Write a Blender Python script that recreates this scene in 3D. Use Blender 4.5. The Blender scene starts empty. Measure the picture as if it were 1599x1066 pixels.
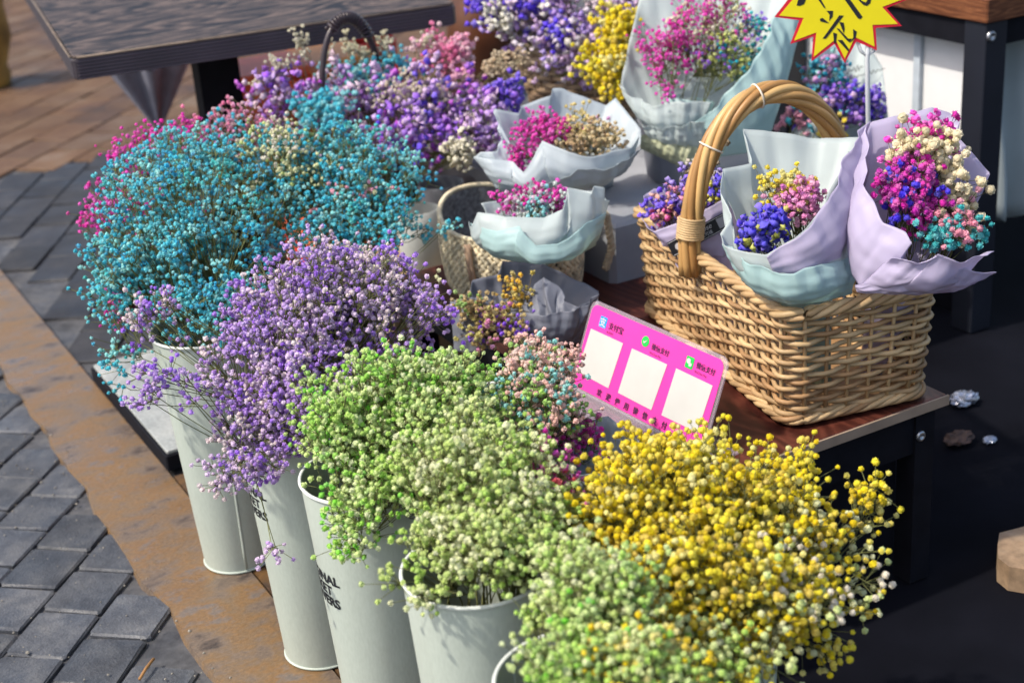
import bpy, math, random
import numpy as np
from mathutils import Vector, Matrix

# ------------------------------------------------------------------ scene, camera, light
scene = bpy.context.scene
COL = scene.collection
rnd = random.Random(7)
nr = np.random.default_rng(11)

FPX = 2380.8; CW, CH = 1599.0, 1066.0            # focal length and photo size in photo pixels
TH, PITCH, ROLL = 0.4917, 0.4021, -0.0752
CAM = np.array([0.0, 0.0, 1.4])
_h = np.array([math.sin(TH), math.cos(TH), 0.0])
FW = _h * math.cos(PITCH) + np.array([0, 0, -math.sin(PITCH)])
_r = np.array([math.cos(TH), -math.sin(TH), 0.0]); _u = np.cross(_r, FW)
RT = math.cos(ROLL) * _r + math.sin(ROLL) * _u
UP = -math.sin(ROLL) * _r + math.cos(ROLL) * _u

cd = bpy.data.cameras.new('camera'); cam = bpy.data.objects.new('camera', cd); COL.objects.link(cam)
cam.matrix_world = Matrix(((RT[0], UP[0], -FW[0], CAM[0]), (RT[1], UP[1], -FW[1], CAM[1]), (RT[2], UP[2], -FW[2], CAM[2]), (0, 0, 0, 1)))
cd.sensor_width = 36; cd.lens = 36 * FPX / CW; cd.clip_end = 200; cd.clip_start = 0.05
cd.dof.use_dof = True; cd.dof.focus_distance = 2.2; cd.dof.aperture_fstop = 4.5
scene.camera = cam

SUN_EL, SUN_AZ = math.radians(52), math.radians(-82)      # azimuth from +Y towards +X
wd = bpy.data.worlds.new('World'); scene.world = wd; wd.use_nodes = True
wn = wd.node_tree.nodes; wn.clear()
sky = wn.new('ShaderNodeTexSky'); sky.sky_type = 'NISHITA'; sky.sun_disc = False
sky.sun_elevation = SUN_EL; sky.sun_rotation = SUN_AZ; sky.air_density = 1.0; sky.dust_density = 3.0; sky.ozone_density = 0.6
bg = wn.new('ShaderNodeBackground'); bg.inputs[1].default_value = 0.15
wo = wn.new('ShaderNodeOutputWorld')
wd.node_tree.links.new(sky.outputs[0], bg.inputs[0]); wd.node_tree.links.new(bg.outputs[0], wo.inputs[0])
sl = bpy.data.lights.new('sun', 'SUN'); sun = bpy.data.objects.new('sun', sl); COL.objects.link(sun)
sl.energy = 2.6; sl.angle = math.radians(1.5); sl.color = (1.0, 0.93, 0.82)
sd = Vector((math.sin(SUN_AZ) * math.cos(SUN_EL), math.cos(SUN_AZ) * math.cos(SUN_EL), math.sin(SUN_EL)))
sun.rotation_euler = sd.to_track_quat('Z', 'Y').to_euler()
sun.location = sd * 10
vs = scene.view_settings; vs.view_transform = 'Standard'; vs.look = 'None'; vs.exposure = 0.62; vs.gamma = 1.0
scene.render.engine = 'CYCLES'

# ------------------------------------------------------------------ pixel helpers (photo pixel -> place)
def ray(x, y): return FW + RT * ((x - CW / 2) / FPX) - UP * ((y - CH / 2) / FPX)
def onz(x, y, z): d = ray(x, y); return CAM + d * ((z - CAM[2]) / d[2])
def onb(x, y, b): d = ray(x, y); return CAM + d * (b / d[1])
def ona(x, y, a): d = ray(x, y); return CAM + d * (a / d[0])
def onp(x, y, o, n): d = ray(x, y); return CAM + d * (np.dot(o - CAM, n) / np.dot(d, n))
def dep(p): return float(np.dot(np.asarray(p) - CAM, FW))
def nrm(v): v = np.asarray(v, float); return v / np.linalg.norm(v)

# ------------------------------------------------------------------ materials
MATS = {}
def mat(name, col=(0.5, 0.5, 0.5), rough=0.6, var=0.12, scale=30.0, bump=0.0, metal=0.0, spec=0.4, attr=None,
        trans=0.0, alpha=0.0, col2=None, stretch=(1, 1, 1), detail=5, dist=0.0, contrast=(0.3, 0.7), coat=0.0, coords='Object'):
    if name in MATS: return MATS[name]
    m = bpy.data.materials.new(name); m.use_nodes = True; MATS[name] = m
    nt = m.node_tree; N = nt.nodes; L = nt.links; N.clear()
    out = N.new('ShaderNodeOutputMaterial'); b = N.new('ShaderNodeBsdfPrincipled')
    tc = N.new('ShaderNodeTexCoord'); mp = N.new('ShaderNodeMapping'); mp.inputs['Scale'].default_value = stretch
    L.new(tc.outputs[coords], mp.inputs[0])
    no = N.new('ShaderNodeTexNoise'); no.inputs['Scale'].default_value = scale; no.inputs['Detail'].default_value = detail
    no.inputs['Distortion'].default_value = dist
    L.new(mp.outputs[0], no.inputs['Vector'])
    mr = N.new('ShaderNodeMapRange'); mr.inputs[1].default_value = contrast[0]; mr.inputs[2].default_value = contrast[1]
    L.new(no.outputs[0], mr.inputs[0])
    mx = N.new('ShaderNodeMix'); mx.data_type = 'RGBA'
    L.new(mr.outputs[0], mx.inputs[0])
    if attr:
        at = N.new('ShaderNodeAttribute'); at.attribute_name = attr
        hs = N.new('ShaderNodeHueSaturation'); hs.inputs['Value'].default_value = 1 - var
        L.new(at.outputs['Color'], hs.inputs['Color']); L.new(hs.outputs[0], mx.inputs[6]); L.new(at.outputs['Color'], mx.inputs[7])
    else:
        c2 = col2 if col2 else tuple(min(1, c * (1 + var)) for c in col)
        c1 = col if col2 else tuple(c * (1 - var) for c in col)
        mx.inputs[6].default_value = (*c1, 1); mx.inputs[7].default_value = (*c2, 1)
    L.new(mx.outputs[2], b.inputs['Base Color'])
    b.inputs['Roughness'].default_value = rough; b.inputs['Metallic'].default_value = metal
    b.inputs['Specular IOR Level'].default_value = spec; b.inputs['Coat Weight'].default_value = coat
    if bump:
        bp = N.new('ShaderNodeBump'); bp.inputs['Strength'].default_value = bump; bp.inputs['Distance'].default_value = 0.004
        L.new(no.outputs[0], bp.inputs['Height']); L.new(bp.outputs[0], b.inputs['Normal'])
    sh = b.outputs[0]
    if trans:
        t = N.new('ShaderNodeBsdfTranslucent'); L.new(mx.outputs[2], t.inputs[0])
        ms = N.new('ShaderNodeMixShader'); ms.inputs[0].default_value = trans
        L.new(sh, ms.inputs[1]); L.new(t.outputs[0], ms.inputs[2]); sh = ms.outputs[0]
    if alpha:
        t = N.new('ShaderNodeBsdfTransparent'); ms = N.new('ShaderNodeMixShader'); ms.inputs[0].default_value = alpha
        L.new(sh, ms.inputs[1]); L.new(t.outputs[0], ms.inputs[2]); sh = ms.outputs[0]
    L.new(sh, out.inputs[0])
    return m

def blotch(name, cols, scale=4.0, rough=(0.35, 0.7), bump=0.4, stretch=(1, 1, 1), fine=60.0, finebump=0.5, ov=0.55, rvar=0.0):
    """stone / stained concrete: a ramp of colours over noise, fine grain on top, uneven wetness"""
    if name in MATS: return MATS[name]
    m = bpy.data.materials.new(name); m.use_nodes = True; MATS[name] = m
    nt = m.node_tree; N = nt.nodes; L = nt.links; N.clear()
    out = N.new('ShaderNodeOutputMaterial'); b = N.new('ShaderNodeBsdfPrincipled')
    g = N.new('ShaderNodeNewGeometry'); mp = N.new('ShaderNodeMapping'); mp.inputs['Scale'].default_value = stretch
    L.new(g.outputs['Position'], mp.inputs[0])
    n1 = N.new('ShaderNodeTexNoise'); n1.inputs['Scale'].default_value = scale; n1.inputs['Detail'].default_value = 8; n1.inputs['Roughness'].default_value = 0.65
    n2 = N.new('ShaderNodeTexNoise'); n2.inputs['Scale'].default_value = fine; n2.inputs['Detail'].default_value = 6
    n3 = N.new('ShaderNodeTexNoise'); n3.inputs['Scale'].default_value = scale * 0.6; n3.inputs['Detail'].default_value = 3
    for n in (n1, n2, n3): L.new(mp.outputs[0], n.inputs['Vector'])
    cr = N.new('ShaderNodeValToRGB'); e = cr.color_ramp.elements
    while len(e) > 1: e.remove(e[-1])
    e[0].position = 0.3; e[0].color = (*cols[0], 1)
    for i, c in enumerate(cols[1:], 1):
        k = e.new(0.3 + 0.4 * i / (len(cols) - 1)); k.color = (*c, 1)
    L.new(n1.outputs[0], cr.inputs[0])
    mx = N.new('ShaderNodeMix'); mx.data_type = 'RGBA'; mx.blend_type = 'OVERLAY'; mx.inputs[0].default_value = ov
    L.new(cr.outputs[0], mx.inputs[6]); L.new(n2.outputs[0], mx.inputs[7])
    oi = N.new('ShaderNodeObjectInfo'); ov_ = N.new('ShaderNodeMapRange'); ov_.inputs[3].default_value = 1 - rvar; ov_.inputs[4].default_value = 1 + rvar
    hs = N.new('ShaderNodeHueSaturation'); L.new(oi.outputs['Random'], ov_.inputs[0]); L.new(ov_.outputs[0], hs.inputs['Value']); L.new(mx.outputs[2], hs.inputs['Color']); L.new(hs.outputs[0], b.inputs['Base Color'])
    mr = N.new('ShaderNodeMapRange'); mr.inputs[1].default_value = 0.38; mr.inputs[2].default_value = 0.62
    mr.inputs[3].default_value = rough[0]; mr.inputs[4].default_value = rough[1]
    L.new(n3.outputs[0], mr.inputs[0]); L.new(mr.outputs[0], b.inputs['Roughness'])
    bp = N.new('ShaderNodeBump'); bp.inputs['Strength'].default_value = bump; bp.inputs['Distance'].default_value = 0.006
    b2 = N.new('ShaderNodeBump'); b2.inputs['Strength'].default_value = finebump; b2.inputs['Distance'].default_value = 0.0015
    L.new(n1.outputs[0], bp.inputs['Height']); L.new(n2.outputs[0], b2.inputs['Height']); L.new(bp.outputs[0], b2.inputs['Normal']); L.new(b2.outputs[0], b.inputs['Normal'])
    L.new(b.outputs[0], out.inputs[0]); return m

def woodmat(name, c1, c2, axis=(1, 12, 1), rough=0.45, scale=5.0, spec=0.4):
    if name in MATS: return MATS[name]
    m = bpy.data.materials.new(name); m.use_nodes = True; MATS[name] = m
    nt = m.node_tree; N = nt.nodes; L = nt.links; b = N['Principled BSDF']
    tc = N.new('ShaderNodeTexCoord'); mp = N.new('ShaderNodeMapping'); mp.inputs['Scale'].default_value = axis
    L.new(tc.outputs['Object'], mp.inputs[0])
    n0 = N.new('ShaderNodeTexNoise'); n0.inputs['Scale'].default_value = scale * 0.5; n0.inputs['Detail'].default_value = 2; n0.inputs['Distortion'].default_value = 1.2
    L.new(mp.outputs[0], n0.inputs['Vector'])
    ma = N.new('ShaderNodeMath'); ma.operation = 'MULTIPLY'; ma.inputs[1].default_value = 22.0; L.new(n0.outputs[0], ma.inputs[0])
    fr = N.new('ShaderNodeMath'); fr.operation = 'PINGPONG'; fr.inputs[1].default_value = 1.0; L.new(ma.outputs[0], fr.inputs[0])
    n1 = N.new('ShaderNodeTexNoise'); n1.inputs['Scale'].default_value = scale * 14; n1.inputs['Detail'].default_value = 4; L.new(mp.outputs[0], n1.inputs['Vector'])
    ad = N.new('ShaderNodeMath'); ad.operation = 'MULTIPLY'; L.new(fr.outputs[0], ad.inputs[0]); L.new(n1.outputs[0], ad.inputs[1])
    cr = N.new('ShaderNodeValToRGB'); cr.color_ramp.elements[0].color = (*c1, 1); cr.color_ramp.elements[1].color = (*c2, 1)
    cr.color_ramp.elements[0].position = 0.12; cr.color_ramp.elements[1].position = 0.62
    L.new(ad.outputs[0], cr.inputs[0]); L.new(cr.outputs[0], b.inputs['Base Color'])
    b.inputs['Roughness'].default_value = rough; b.inputs['Specular IOR Level'].default_value = spec
    bp = N.new('ShaderNodeBump'); bp.inputs['Strength'].default_value = 0.25; bp.inputs['Distance'].default_value = 0.001
    L.new(ad.outputs[0], bp.inputs['Height']); L.new(bp.outputs[0], b.inputs['Normal'])
    return m

# ------------------------------------------------------------------ mesh helpers
class MB:
    def __init__(s): s.v = []; s.f = []; s.n = 0; s.c = []
    def add(s, v, f, col=None):
        v = np.asarray(v, float).reshape(-1, 3); s.v.append(v)
        s.f += [tuple(i + s.n for i in q) for q in f]; s.n += len(v)
        if col is not None: s.c.append(np.broadcast_to(np.asarray(col, float), (len(v), 3)))
        return s
    def box(s, x0, x1, y0, y1, z0, z1, bev=0.0):
        if bev <= 0:
            v = [(x, y, z) for z in (z0, z1) for y in (y0, y1) for x in (x0, x1)]
            return s.add(v, [(0, 2, 3, 1), (4, 5, 7, 6), (0, 1, 5, 4), (2, 6, 7, 3), (0, 4, 6, 2), (1, 3, 7, 5)])
        # box with chamfered vertical and top edges
        def ring(i, z, k=0.0):
            a = bev + i; c = i
            return [(x0 + a, y0 + c, z), (x1 - a, y0 + c, z), (x1 - c, y0 + a, z), (x1 - c, y1 - a, z), (x1 - a, y1 - c, z), (x0 + a, y1 - c, z), (x0 + c, y1 - a, z), (x0 + c, y0 + a, z)]
        v = ring(bev * 0.6, z0) + ring(0, z0 + bev * 0.6) + ring(0, z1 - bev * 0.6) + ring(bev * 0.6, z1)
        f = [tuple(range(7, -1, -1)), tuple(range(24, 32))]
        for k in range(3):
            for i in range(8): j = (i + 1) % 8; f.append((k * 8 + i, k * 8 + j, k * 8 + 8 + j, k * 8 + 8 + i))
        return s.add(v, f)
    def tube(s, pts, rad, sides=8, closed=False, cap=True):
        P = np.asarray(pts, float); n = len(P); R = np.broadcast_to(np.asarray(rad, float), (n,))
        if closed: T = np.roll(P, -1, 0) - np.roll(P, 1, 0)
        else: T = np.gradient(P, axis=0)
        T /= np.linalg.norm(T, axis=1)[:, None] + 1e-12
        a = np.array([0, 0, 1.0]) if abs(T[0][2]) < 0.9 else np.array([1.0, 0, 0])
        U = np.zeros_like(P); u = np.cross(T[0], a); u /= np.linalg.norm(u)
        for i in range(n):
            u = u - T[i] * np.dot(u, T[i]); u /= np.linalg.norm(u) + 1e-12; U[i] = u
        V = np.cross(T, U); t = np.linspace(0, 2 * math.pi, sides, endpoint=False)
        v = P[:, None] + R[:, None, None] * (np.cos(t)[None, :, None] * U[:, None] + np.sin(t)[None, :, None] * V[:, None])
        f = []
        for i in range(n if closed else n - 1):
            k = (i + 1) % n
            for j in range(sides): l = (j + 1) % sides; f.append((i * sides + j, i * sides + l, k * sides + l, k * sides + j))
        if cap and not closed: f += [tuple(range(sides - 1, -1, -1)), tuple((n - 1) * sides + j for j in range(sides))]
        return s.add(v.reshape(-1, 3), f)
    def lathe(s, prof, seg=48, center=(0, 0, 0), ax=(1, 1)):
        v = []; f = []; n = len(prof)
        for i in range(seg):
            t = 2 * math.pi * i / seg
            for r, z in prof: v.append((center[0] + r * ax[0] * math.cos(t), center[1] + r * ax[1] * math.sin(t), center[2] + z))
        for i in range(seg):
            k = (i + 1) % seg
            for j in range(n - 1): f.append((i * n + j, k * n + j, k * n + j + 1, i * n + j + 1))
        return s.add(v, f)
    def prism(s, poly, o, e1, e2, t):
        """polygon in a plane (o, e1, e2) extruded by t along e1 x e2"""
        n = nrm(np.cross(e1, e2)); k = len(poly)
        P = [np.asarray(o) + np.asarray(e1) * a + np.asarray(e2) * b for a, b in poly]
        v = P + [q + n * t for q in P]
        f = [tuple(range(k - 1, -1, -1)), tuple(range(k, 2 * k))] + [(i, (i + 1) % k, k + (i + 1) % k, k + i) for i in range(k)]
        return s.add(v, f)
    def mesh(s, name, smooth=True):
        me = bpy.data.meshes.new(name)
        v = np.concatenate(s.v) if s.v else np.zeros((0, 3))
        me.from_pydata(v.tolist(), [], s.f); me.update()
        if s.c:
            a = me.color_attributes.new('col', 'FLOAT_COLOR', 'POINT'); c = np.ones((len(v), 4), np.float32); c[:, :3] = np.concatenate(s.c); a.data.foreach_set('color', c.ravel())
        if smooth: me.polygons.foreach_set('use_smooth', np.ones(len(me.polygons), bool))
        return me
    def build(s, name, m, parent=None, smooth=True, autos=None):
        return link(name, s.mesh(name, smooth), m, parent, autos)

def link(name, me, m, parent=None, autos=None):
    if m and not me.materials: me.materials.append(m)
    o = bpy.data.objects.new(name, me); COL.objects.link(o)
    if parent:
        o.parent = parent; o.matrix_parent_inverse = Matrix.LocRotScale(parent.location, parent.rotation_euler, None).inverted()
    if autos: autosmooth(me, autos)
    return o
def autosmooth(me, ang=35):
    try: me.set_sharp_from_angle(angle=math.radians(ang))
    except Exception: pass
def tag(o, label=None, cat=None, group=None, kind=None):
    if label: o['label'] = label
    if cat: o['category'] = cat
    if group: o['group'] = group
    if kind: o['kind'] = kind
    return o
def thing(name, label, cat, loc, group=None):
    o = bpy.data.objects.new(name, None); COL.objects.link(o); o.location = Vector([float(x) for x in loc]); o.empty_display_size = 0.05
    return tag(o, label, cat, group)
def solid(o, t):
    md = o.modifiers.new('thick', 'SOLIDIFY'); md.thickness = t; md.offset = 0
    return o
def tri_mesh(name, V, F, C=None, smooth=True):
    """fast mesh from numpy triangles"""
    me = bpy.data.meshes.new(name); nv, nf = len(V), len(F)
    me.vertices.add(nv); me.vertices.foreach_set('co', V.astype(np.float32).ravel())
    me.loops.add(nf * 3); me.loops.foreach_set('vertex_index', F.astype(np.int32).ravel())
    me.polygons.add(nf); me.polygons.foreach_set('loop_start', np.arange(0, nf * 3, 3, dtype=np.int32))
    if C is not None:
        a = me.color_attributes.new('col', 'FLOAT_COLOR', 'POINT'); c = np.ones((nv, 4), np.float32); c[:, :3] = C; a.data.foreach_set('color', c.ravel())
    me.update(calc_edges=True)
    if smooth: me.polygons.foreach_set('use_smooth', np.ones(nf, bool))
    return me

# ------------------------------------------------------------------ blossom shapes
def ico(sub=1):
    t = (1 + 5 ** 0.5) / 2
    v = [(-1, t, 0), (1, t, 0), (-1, -t, 0), (1, -t, 0), (0, -1, t), (0, 1, t), (0, -1, -t), (0, 1, -t), (t, 0, -1), (t, 0, 1), (-t, 0, -1), (-t, 0, 1)]
    f = [(0, 11, 5), (0, 5, 1), (0, 1, 7), (0, 7, 10), (0, 10, 11), (1, 5, 9), (5, 11, 4), (11, 10, 2), (10, 7, 6), (7, 1, 8), (3, 9, 4), (3, 4, 2), (3, 2, 6), (3, 6, 8), (3, 8, 9), (4, 9, 5), (2, 4, 11), (6, 2, 10), (8, 6, 7), (9, 8, 1)]
    v = [np.array(p) / np.linalg.norm(p) for p in v]
    for _ in range(sub):
        mid = {}; nf = []
        def m(a, b):
            k = (min(a, b), max(a, b))
            if k not in mid: q = v[a] + v[b]; v.append(q / np.linalg.norm(q)); mid[k] = len(v) - 1
            return mid[k]
        for a, b, c in f: x, y, z = m(a, b), m(b, c), m(c, a); nf += [(a, x, z), (b, y, x), (c, z, y), (x, y, z)]
        f = nf
    return np.array(v), np.array(f)
def petal_pom(seed, n=15, lo=0.85, hi=1.15, core=0.8):
    g = np.random.default_rng(seed); v, f = ico(0); V = [v * core * g.uniform(.85, 1.15, (len(v), 1))]; F = [f]; T = [np.full(len(v), 0.15)]; k = len(v)
    for i in range(n):
        y = 1 - 2 * (i + .5) / n; a = i * 2.39996 + g.uniform(-.3, .3); r = math.sqrt(max(0, 1 - y * y)); d = nrm(np.array([r * math.cos(a), r * math.sin(a), y]) + g.normal(size=3) * .12)
        s1 = nrm(np.cross(d, g.normal(size=3))); s2 = np.cross(d, s1); w = g.uniform(.3, .46); L = g.uniform(lo, hi); tl = g.uniform(-.3, .3)
        V.append(np.array([d * .35, d * L * .8 + s1 * w + s2 * .1, d * L + s2 * tl, d * L * .8 - s1 * w + s2 * .1])); F.append(np.array([(k, k + 1, k + 2), (k, k + 2, k + 3)])); T.append(np.array([0, .8, 1, .8])); k += 4
    return np.concatenate(V), np.concatenate(F), np.concatenate(T)
def pom(seed, rough):
    g = np.random.default_rng(seed); v, f = ico(1)
    k = 1 + rough * (g.random(len(v)) - 0.55); w = v * k[:, None]
    w[:, 2] *= g.uniform(0.8, 1.0)
    return w, f, np.clip((k - 1 + rough * .5) / (rough + 1e-6), 0, 1)
def floret(seed):
    """papery funnel of five crinkled petals, double layer"""
    g = np.random.default_rng(seed); n = 10; v = [(0, 0, -0.7), (0, 0, -0.1)]; tip = [0, 0]
    for i in range(n):
        a = 2 * math.pi * i / n; r = (1.0 if i % 2 == 0 else 0.72) * g.uniform(0.85, 1.15); v.append((r * math.cos(a), r * math.sin(a), g.uniform(0.0, 0.45))); tip.append(1)
    f = []
    for i in range(n): j = (i + 1) % n; f += [(0, 2 + j, 2 + i), (1, 2 + i, 2 + j)]
    return np.array(v), np.array(f), np.array(tip, float)
POM = [petal_pom(i) for i in range(7)]
BALL = [petal_pom(20 + i, 18, 0.95, 1.06, 0.92) for i in range(5)]
FLOR = [floret(40 + i) for i in range(6)]
SHAPES = {'pom': POM, 'ball': BALL, 'floret': FLOR}

def rotmats(n):
    q = nr.normal(size=(n, 4)); q /= np.linalg.norm(q, axis=1)[:, None]
    w, x, y, z = q.T
    return np.stack([1 - 2 * (y * y + z * z), 2 * (x * y - z * w), 2 * (x * z + y * w), 2 * (x * y + z * w), 1 - 2 * (x * x + z * z), 2 * (y * z - x * w),
                     2 * (x * z - y * w), 2 * (y * z + x * w), 1 - 2 * (x * x + y * y)], -1).reshape(n, 3, 3)
def aim(dirs):
    """rotation matrices whose z follows dirs"""
    z = dirs / (np.linalg.norm(dirs, axis=1)[:, None] + 1e-9); a = nr.normal(size=z.shape); x = np.cross(a, z); x /= np.linalg.norm(x, axis=1)[:, None] + 1e-9
    return np.stack([x, np.cross(z, x), z], -1)

FM = None
def blossom_mesh(name, pos, rad, cols, shape, dirs=None, tipcol=0.25):
    V, F, C = [], [], []; n0 = 0
    var = SHAPES[shape]; k = len(var); idx = nr.integers(0, k, len(pos))
    for i in range(k):
        s = np.where(idx == i)[0]
        if not len(s): continue
        v, f, tip = var[i]
        R = aim(dirs[s] + nr.normal(size=(len(s), 3)) * 0.35) if dirs is not None and shape == 'floret' else rotmats(len(s))
        P = np.einsum('nij,vj->nvi', R, v) * rad[s][:, None, None] + pos[s][:, None]
        c = cols[s][:, None, :] * (1 - tipcol * tip[None, :, None]) + tipcol * tip[None, :, None] * (0.5 * cols[s][:, None, :] + 0.45)
        ff = f[None] + (np.arange(len(s)) * len(v))[:, None, None] + n0
        V.append(P.reshape(-1, 3)); F.append(ff.reshape(-1, 3)); C.append(c.reshape(-1, 3)); n0 += len(s) * len(v)
    return tri_mesh(name, np.concatenate(V), np.concatenate(F), np.concatenate(C))

def stems_mesh(name, segs, r0, r1, col):
    """3-sided straight tubes from arrays of start and end points"""
    A = np.array([s[0] for s in segs]); B = np.array([s[1] for s in segs]); n = len(A)
    ra = np.array([s[2] if len(s) > 2 else r0 for s in segs]); rb = np.array([s[3] if len(s) > 3 else r1 for s in segs])
    M = aim(B - A); t = np.array([0, 2.094, 4.189]); d = M[:, :, 0][:, None] * np.cos(t)[None, :, None] + M[:, :, 1][:, None] * np.sin(t)[None, :, None]
    V = np.concatenate([A[:, None] + d * ra[:, None, None], B[:, None] + d * rb[:, None, None]], 1)
    f = np.array([(0, 1, 4), (0, 4, 3), (1, 2, 5), (1, 5, 4), (2, 0, 3), (2, 3, 5)])
    F = f[None] + (np.arange(n) * 6)[:, None, None]
    C = np.repeat(np.array(col)[None] * nr.uniform(0.7, 1.3, (n, 1)), 6, 0)
    return tri_mesh(name, V.reshape(-1, 3), F.reshape(-1, 3), C)

def curve(a, b, bend, n):
    a, b = np.asarray(a), np.asarray(b); m = (a + b) / 2 + bend; t = np.linspace(0, 1, n)[:, None]
    return (1 - t) ** 2 * a + 2 * t * (1 - t) * m + t * t * b

def hexc(h): 
    c = np.array([int(h[i:i + 2], 16) / 255 for i in (0, 2, 4)]); l = np.where(c <= 0.04045, c / 12.92, ((c + 0.055) / 1.055) ** 2.4); y = float(l @ np.array([0.25, 0.6, 0.15])); return np.clip(l * (y ** -0.36) * 0.98, 0.004, 0.93)

# ------------------------------------------------------------------ flower generator
STEM_GREEN = (0.16, 0.17, 0.055)
def flowers(parent, base, blobs, rad=0.0038, per=9.5, csize=0.022, shape='pom', stemcol=STEM_GREEN, singles=0, anchors=16, name='blossoms',
            stemr=0.0016, tipcol=0.25, sname='stems', depthk=0.8, shell=0.45, pedr=0.00045):
    """blobs: (px, py, depth, rx_px, ry_px, clusters, [(colour, weight)...]) -> sprays of blossoms on branching stems"""
    base = np.asarray(base, float); cc = []; ccol = []
    for (px, py, d, rx, ry, n, pal) in blobs:
        c = CAM + ray(px, py) * d; sx = rx * d / FPX; sy = ry * d / FPX; sz = depthk * min(sx, sy * 1.3)
        g = nr.normal(size=(n, 3)); g /= np.linalg.norm(g, axis=1)[:, None]
        g *= (nr.random(n) ** shell)[:, None]
        cc.append(c + g[:, :1] * sx * RT + g[:, 1:2] * sy * UP + g[:, 2:] * sz * FW)
        w = np.array([q[1] for q in pal], float); pick = nr.choice(len(pal), n, p=w / w.sum())
        ccol.append(np.array([hexc(pal[i][0]) for i in pick]))
    cc = np.concatenate(cc); ccol = np.concatenate(ccol); n = len(cc)
    # main branches
    an = cc[nr.choice(n, min(anchors, n), replace=False)]
    own = np.argmin(((cc[:, None] - an[None]) ** 2).sum(-1), 1)
    segs = []; pos = []; col = []; dirs = []
    for k in range(len(an)):
        s = np.where(own == k)[0]
        if not len(s): continue
        cen = cc[s].mean(0); b0 = base + np.array([nr.normal() * 0.02, nr.normal() * 0.02, 0]); node = b0 + (cen - b0) * 0.62 + nr.normal(size=3) * 0.01
        c = curve(b0, node, np.array([0, 0, 0.02]) + nr.normal(size=3) * 0.008, 6)
        for i in range(5): segs.append((c[i], c[i + 1], stemr * (1 - i * 0.1), stemr * (0.9 - i * 0.1)))
        for j in s:
            q = cc[j]; bx = node + (q - node) * nr.uniform(0, 0.25); cv = curve(bx, q, nr.normal(size=3) * 0.006 + np.array([0, 0, -0.006]), 4)
            for i in range(3): segs.append((cv[i], cv[i + 1], stemr * 0.5, stemr * 0.42))
            m = max(2, int(nr.normal(per, per * 0.25))); out = (q - node) / (np.linalg.norm(q - node) + 1e-6)
            off = nr.normal(size=(m, 3)) * csize * 0.5 + out * csize * 0.55
            P = q + off
            for t in P: segs.append((q, t, pedr * 1.3, pedr))
            pos.append(P); dirs.append(off + out * csize)
            cj = ccol[j] * nr.uniform(0.82, 1.12, (m, 1)); pale = nr.random((m, 1)) ** 3 * 0.55; cj = cj * (1 - pale) + pale * (0.6 * ccol[j] + 0.3)
            col.append(np.clip(cj, 0, 1))
    pos = np.concatenate(pos); col = np.concatenate(col); dirs = np.concatenate(dirs)
    r = rad * nr.uniform(0.75, 1.3, len(pos))
    link(sname, stems_mesh(sname, segs, 0.001, 0.001, stemcol), FMAT['stem'], parent)['kind'] = 'stuff'
    if singles:
        # the blossoms nearest the viewer become pieces of their own
        d = np.array([dep(p) for p in pos]); order = np.argsort(d / r)[:singles]
        keep = np.ones(len(pos), bool); keep[order] = False
        ncol = 6; base_cols = [col[order[nr.integers(len(order))]] for _ in range(ncol)]
        mes = [blossom_mesh('blossom', np.zeros((1, 3)), np.array([1.0]), base_cols[i][None], shape, None, tipcol) for i in range(ncol)]
        for mm in mes: mm.materials.append(FMAT['petal'])
        for i in order:
            k = int(np.argmin([((bc - col[i]) ** 2).sum() for bc in base_cols]))
            o = bpy.data.objects.new('blossom', mes[k]); COL.objects.link(o); o.parent = parent
            o.location = Vector([float(x) for x in pos[i]]) - parent.location; o.scale = (float(r[i]),) * 3
            o.rotation_euler = (nr.uniform(0, 6), nr.uniform(0, 6), nr.uniform(0, 6))
        pos, col, r, dirs = pos[keep], col[keep], r[keep], dirs[keep]
    o = link(name, blossom_mesh(name, pos, r, col, shape, dirs, tipcol), FMAT['petal'], parent); o['kind'] = 'stuff'
    return o
FMAT = {'stem': mat('flower_stem', attr='col', rough=0.7, var=0.3, scale=80), 'petal': mat('petal', attr='col', rough=0.75, var=0.12, scale=200, trans=0.35, spec=0.15)}

# ================================================================== SETTING
m_shade = mat('shade_black_floor', (0.0055, 0.0058, 0.009), rough=0.8, var=0.3, scale=6, bump=0.2, spec=0.05)  # shade around the stall put into a near-black floor colour
m_mortar = blotch('mortar', [(0.03, 0.031, 0.035), (0.07, 0.07, 0.075), (0.12, 0.115, 0.11)], 14, (0.5, 0.85))
g = MB(); g.box(-40, 60, -10, 90, -0.3, -0.014); tag(g.build('ground', m_mortar, smooth=False), kind='structure')

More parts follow.
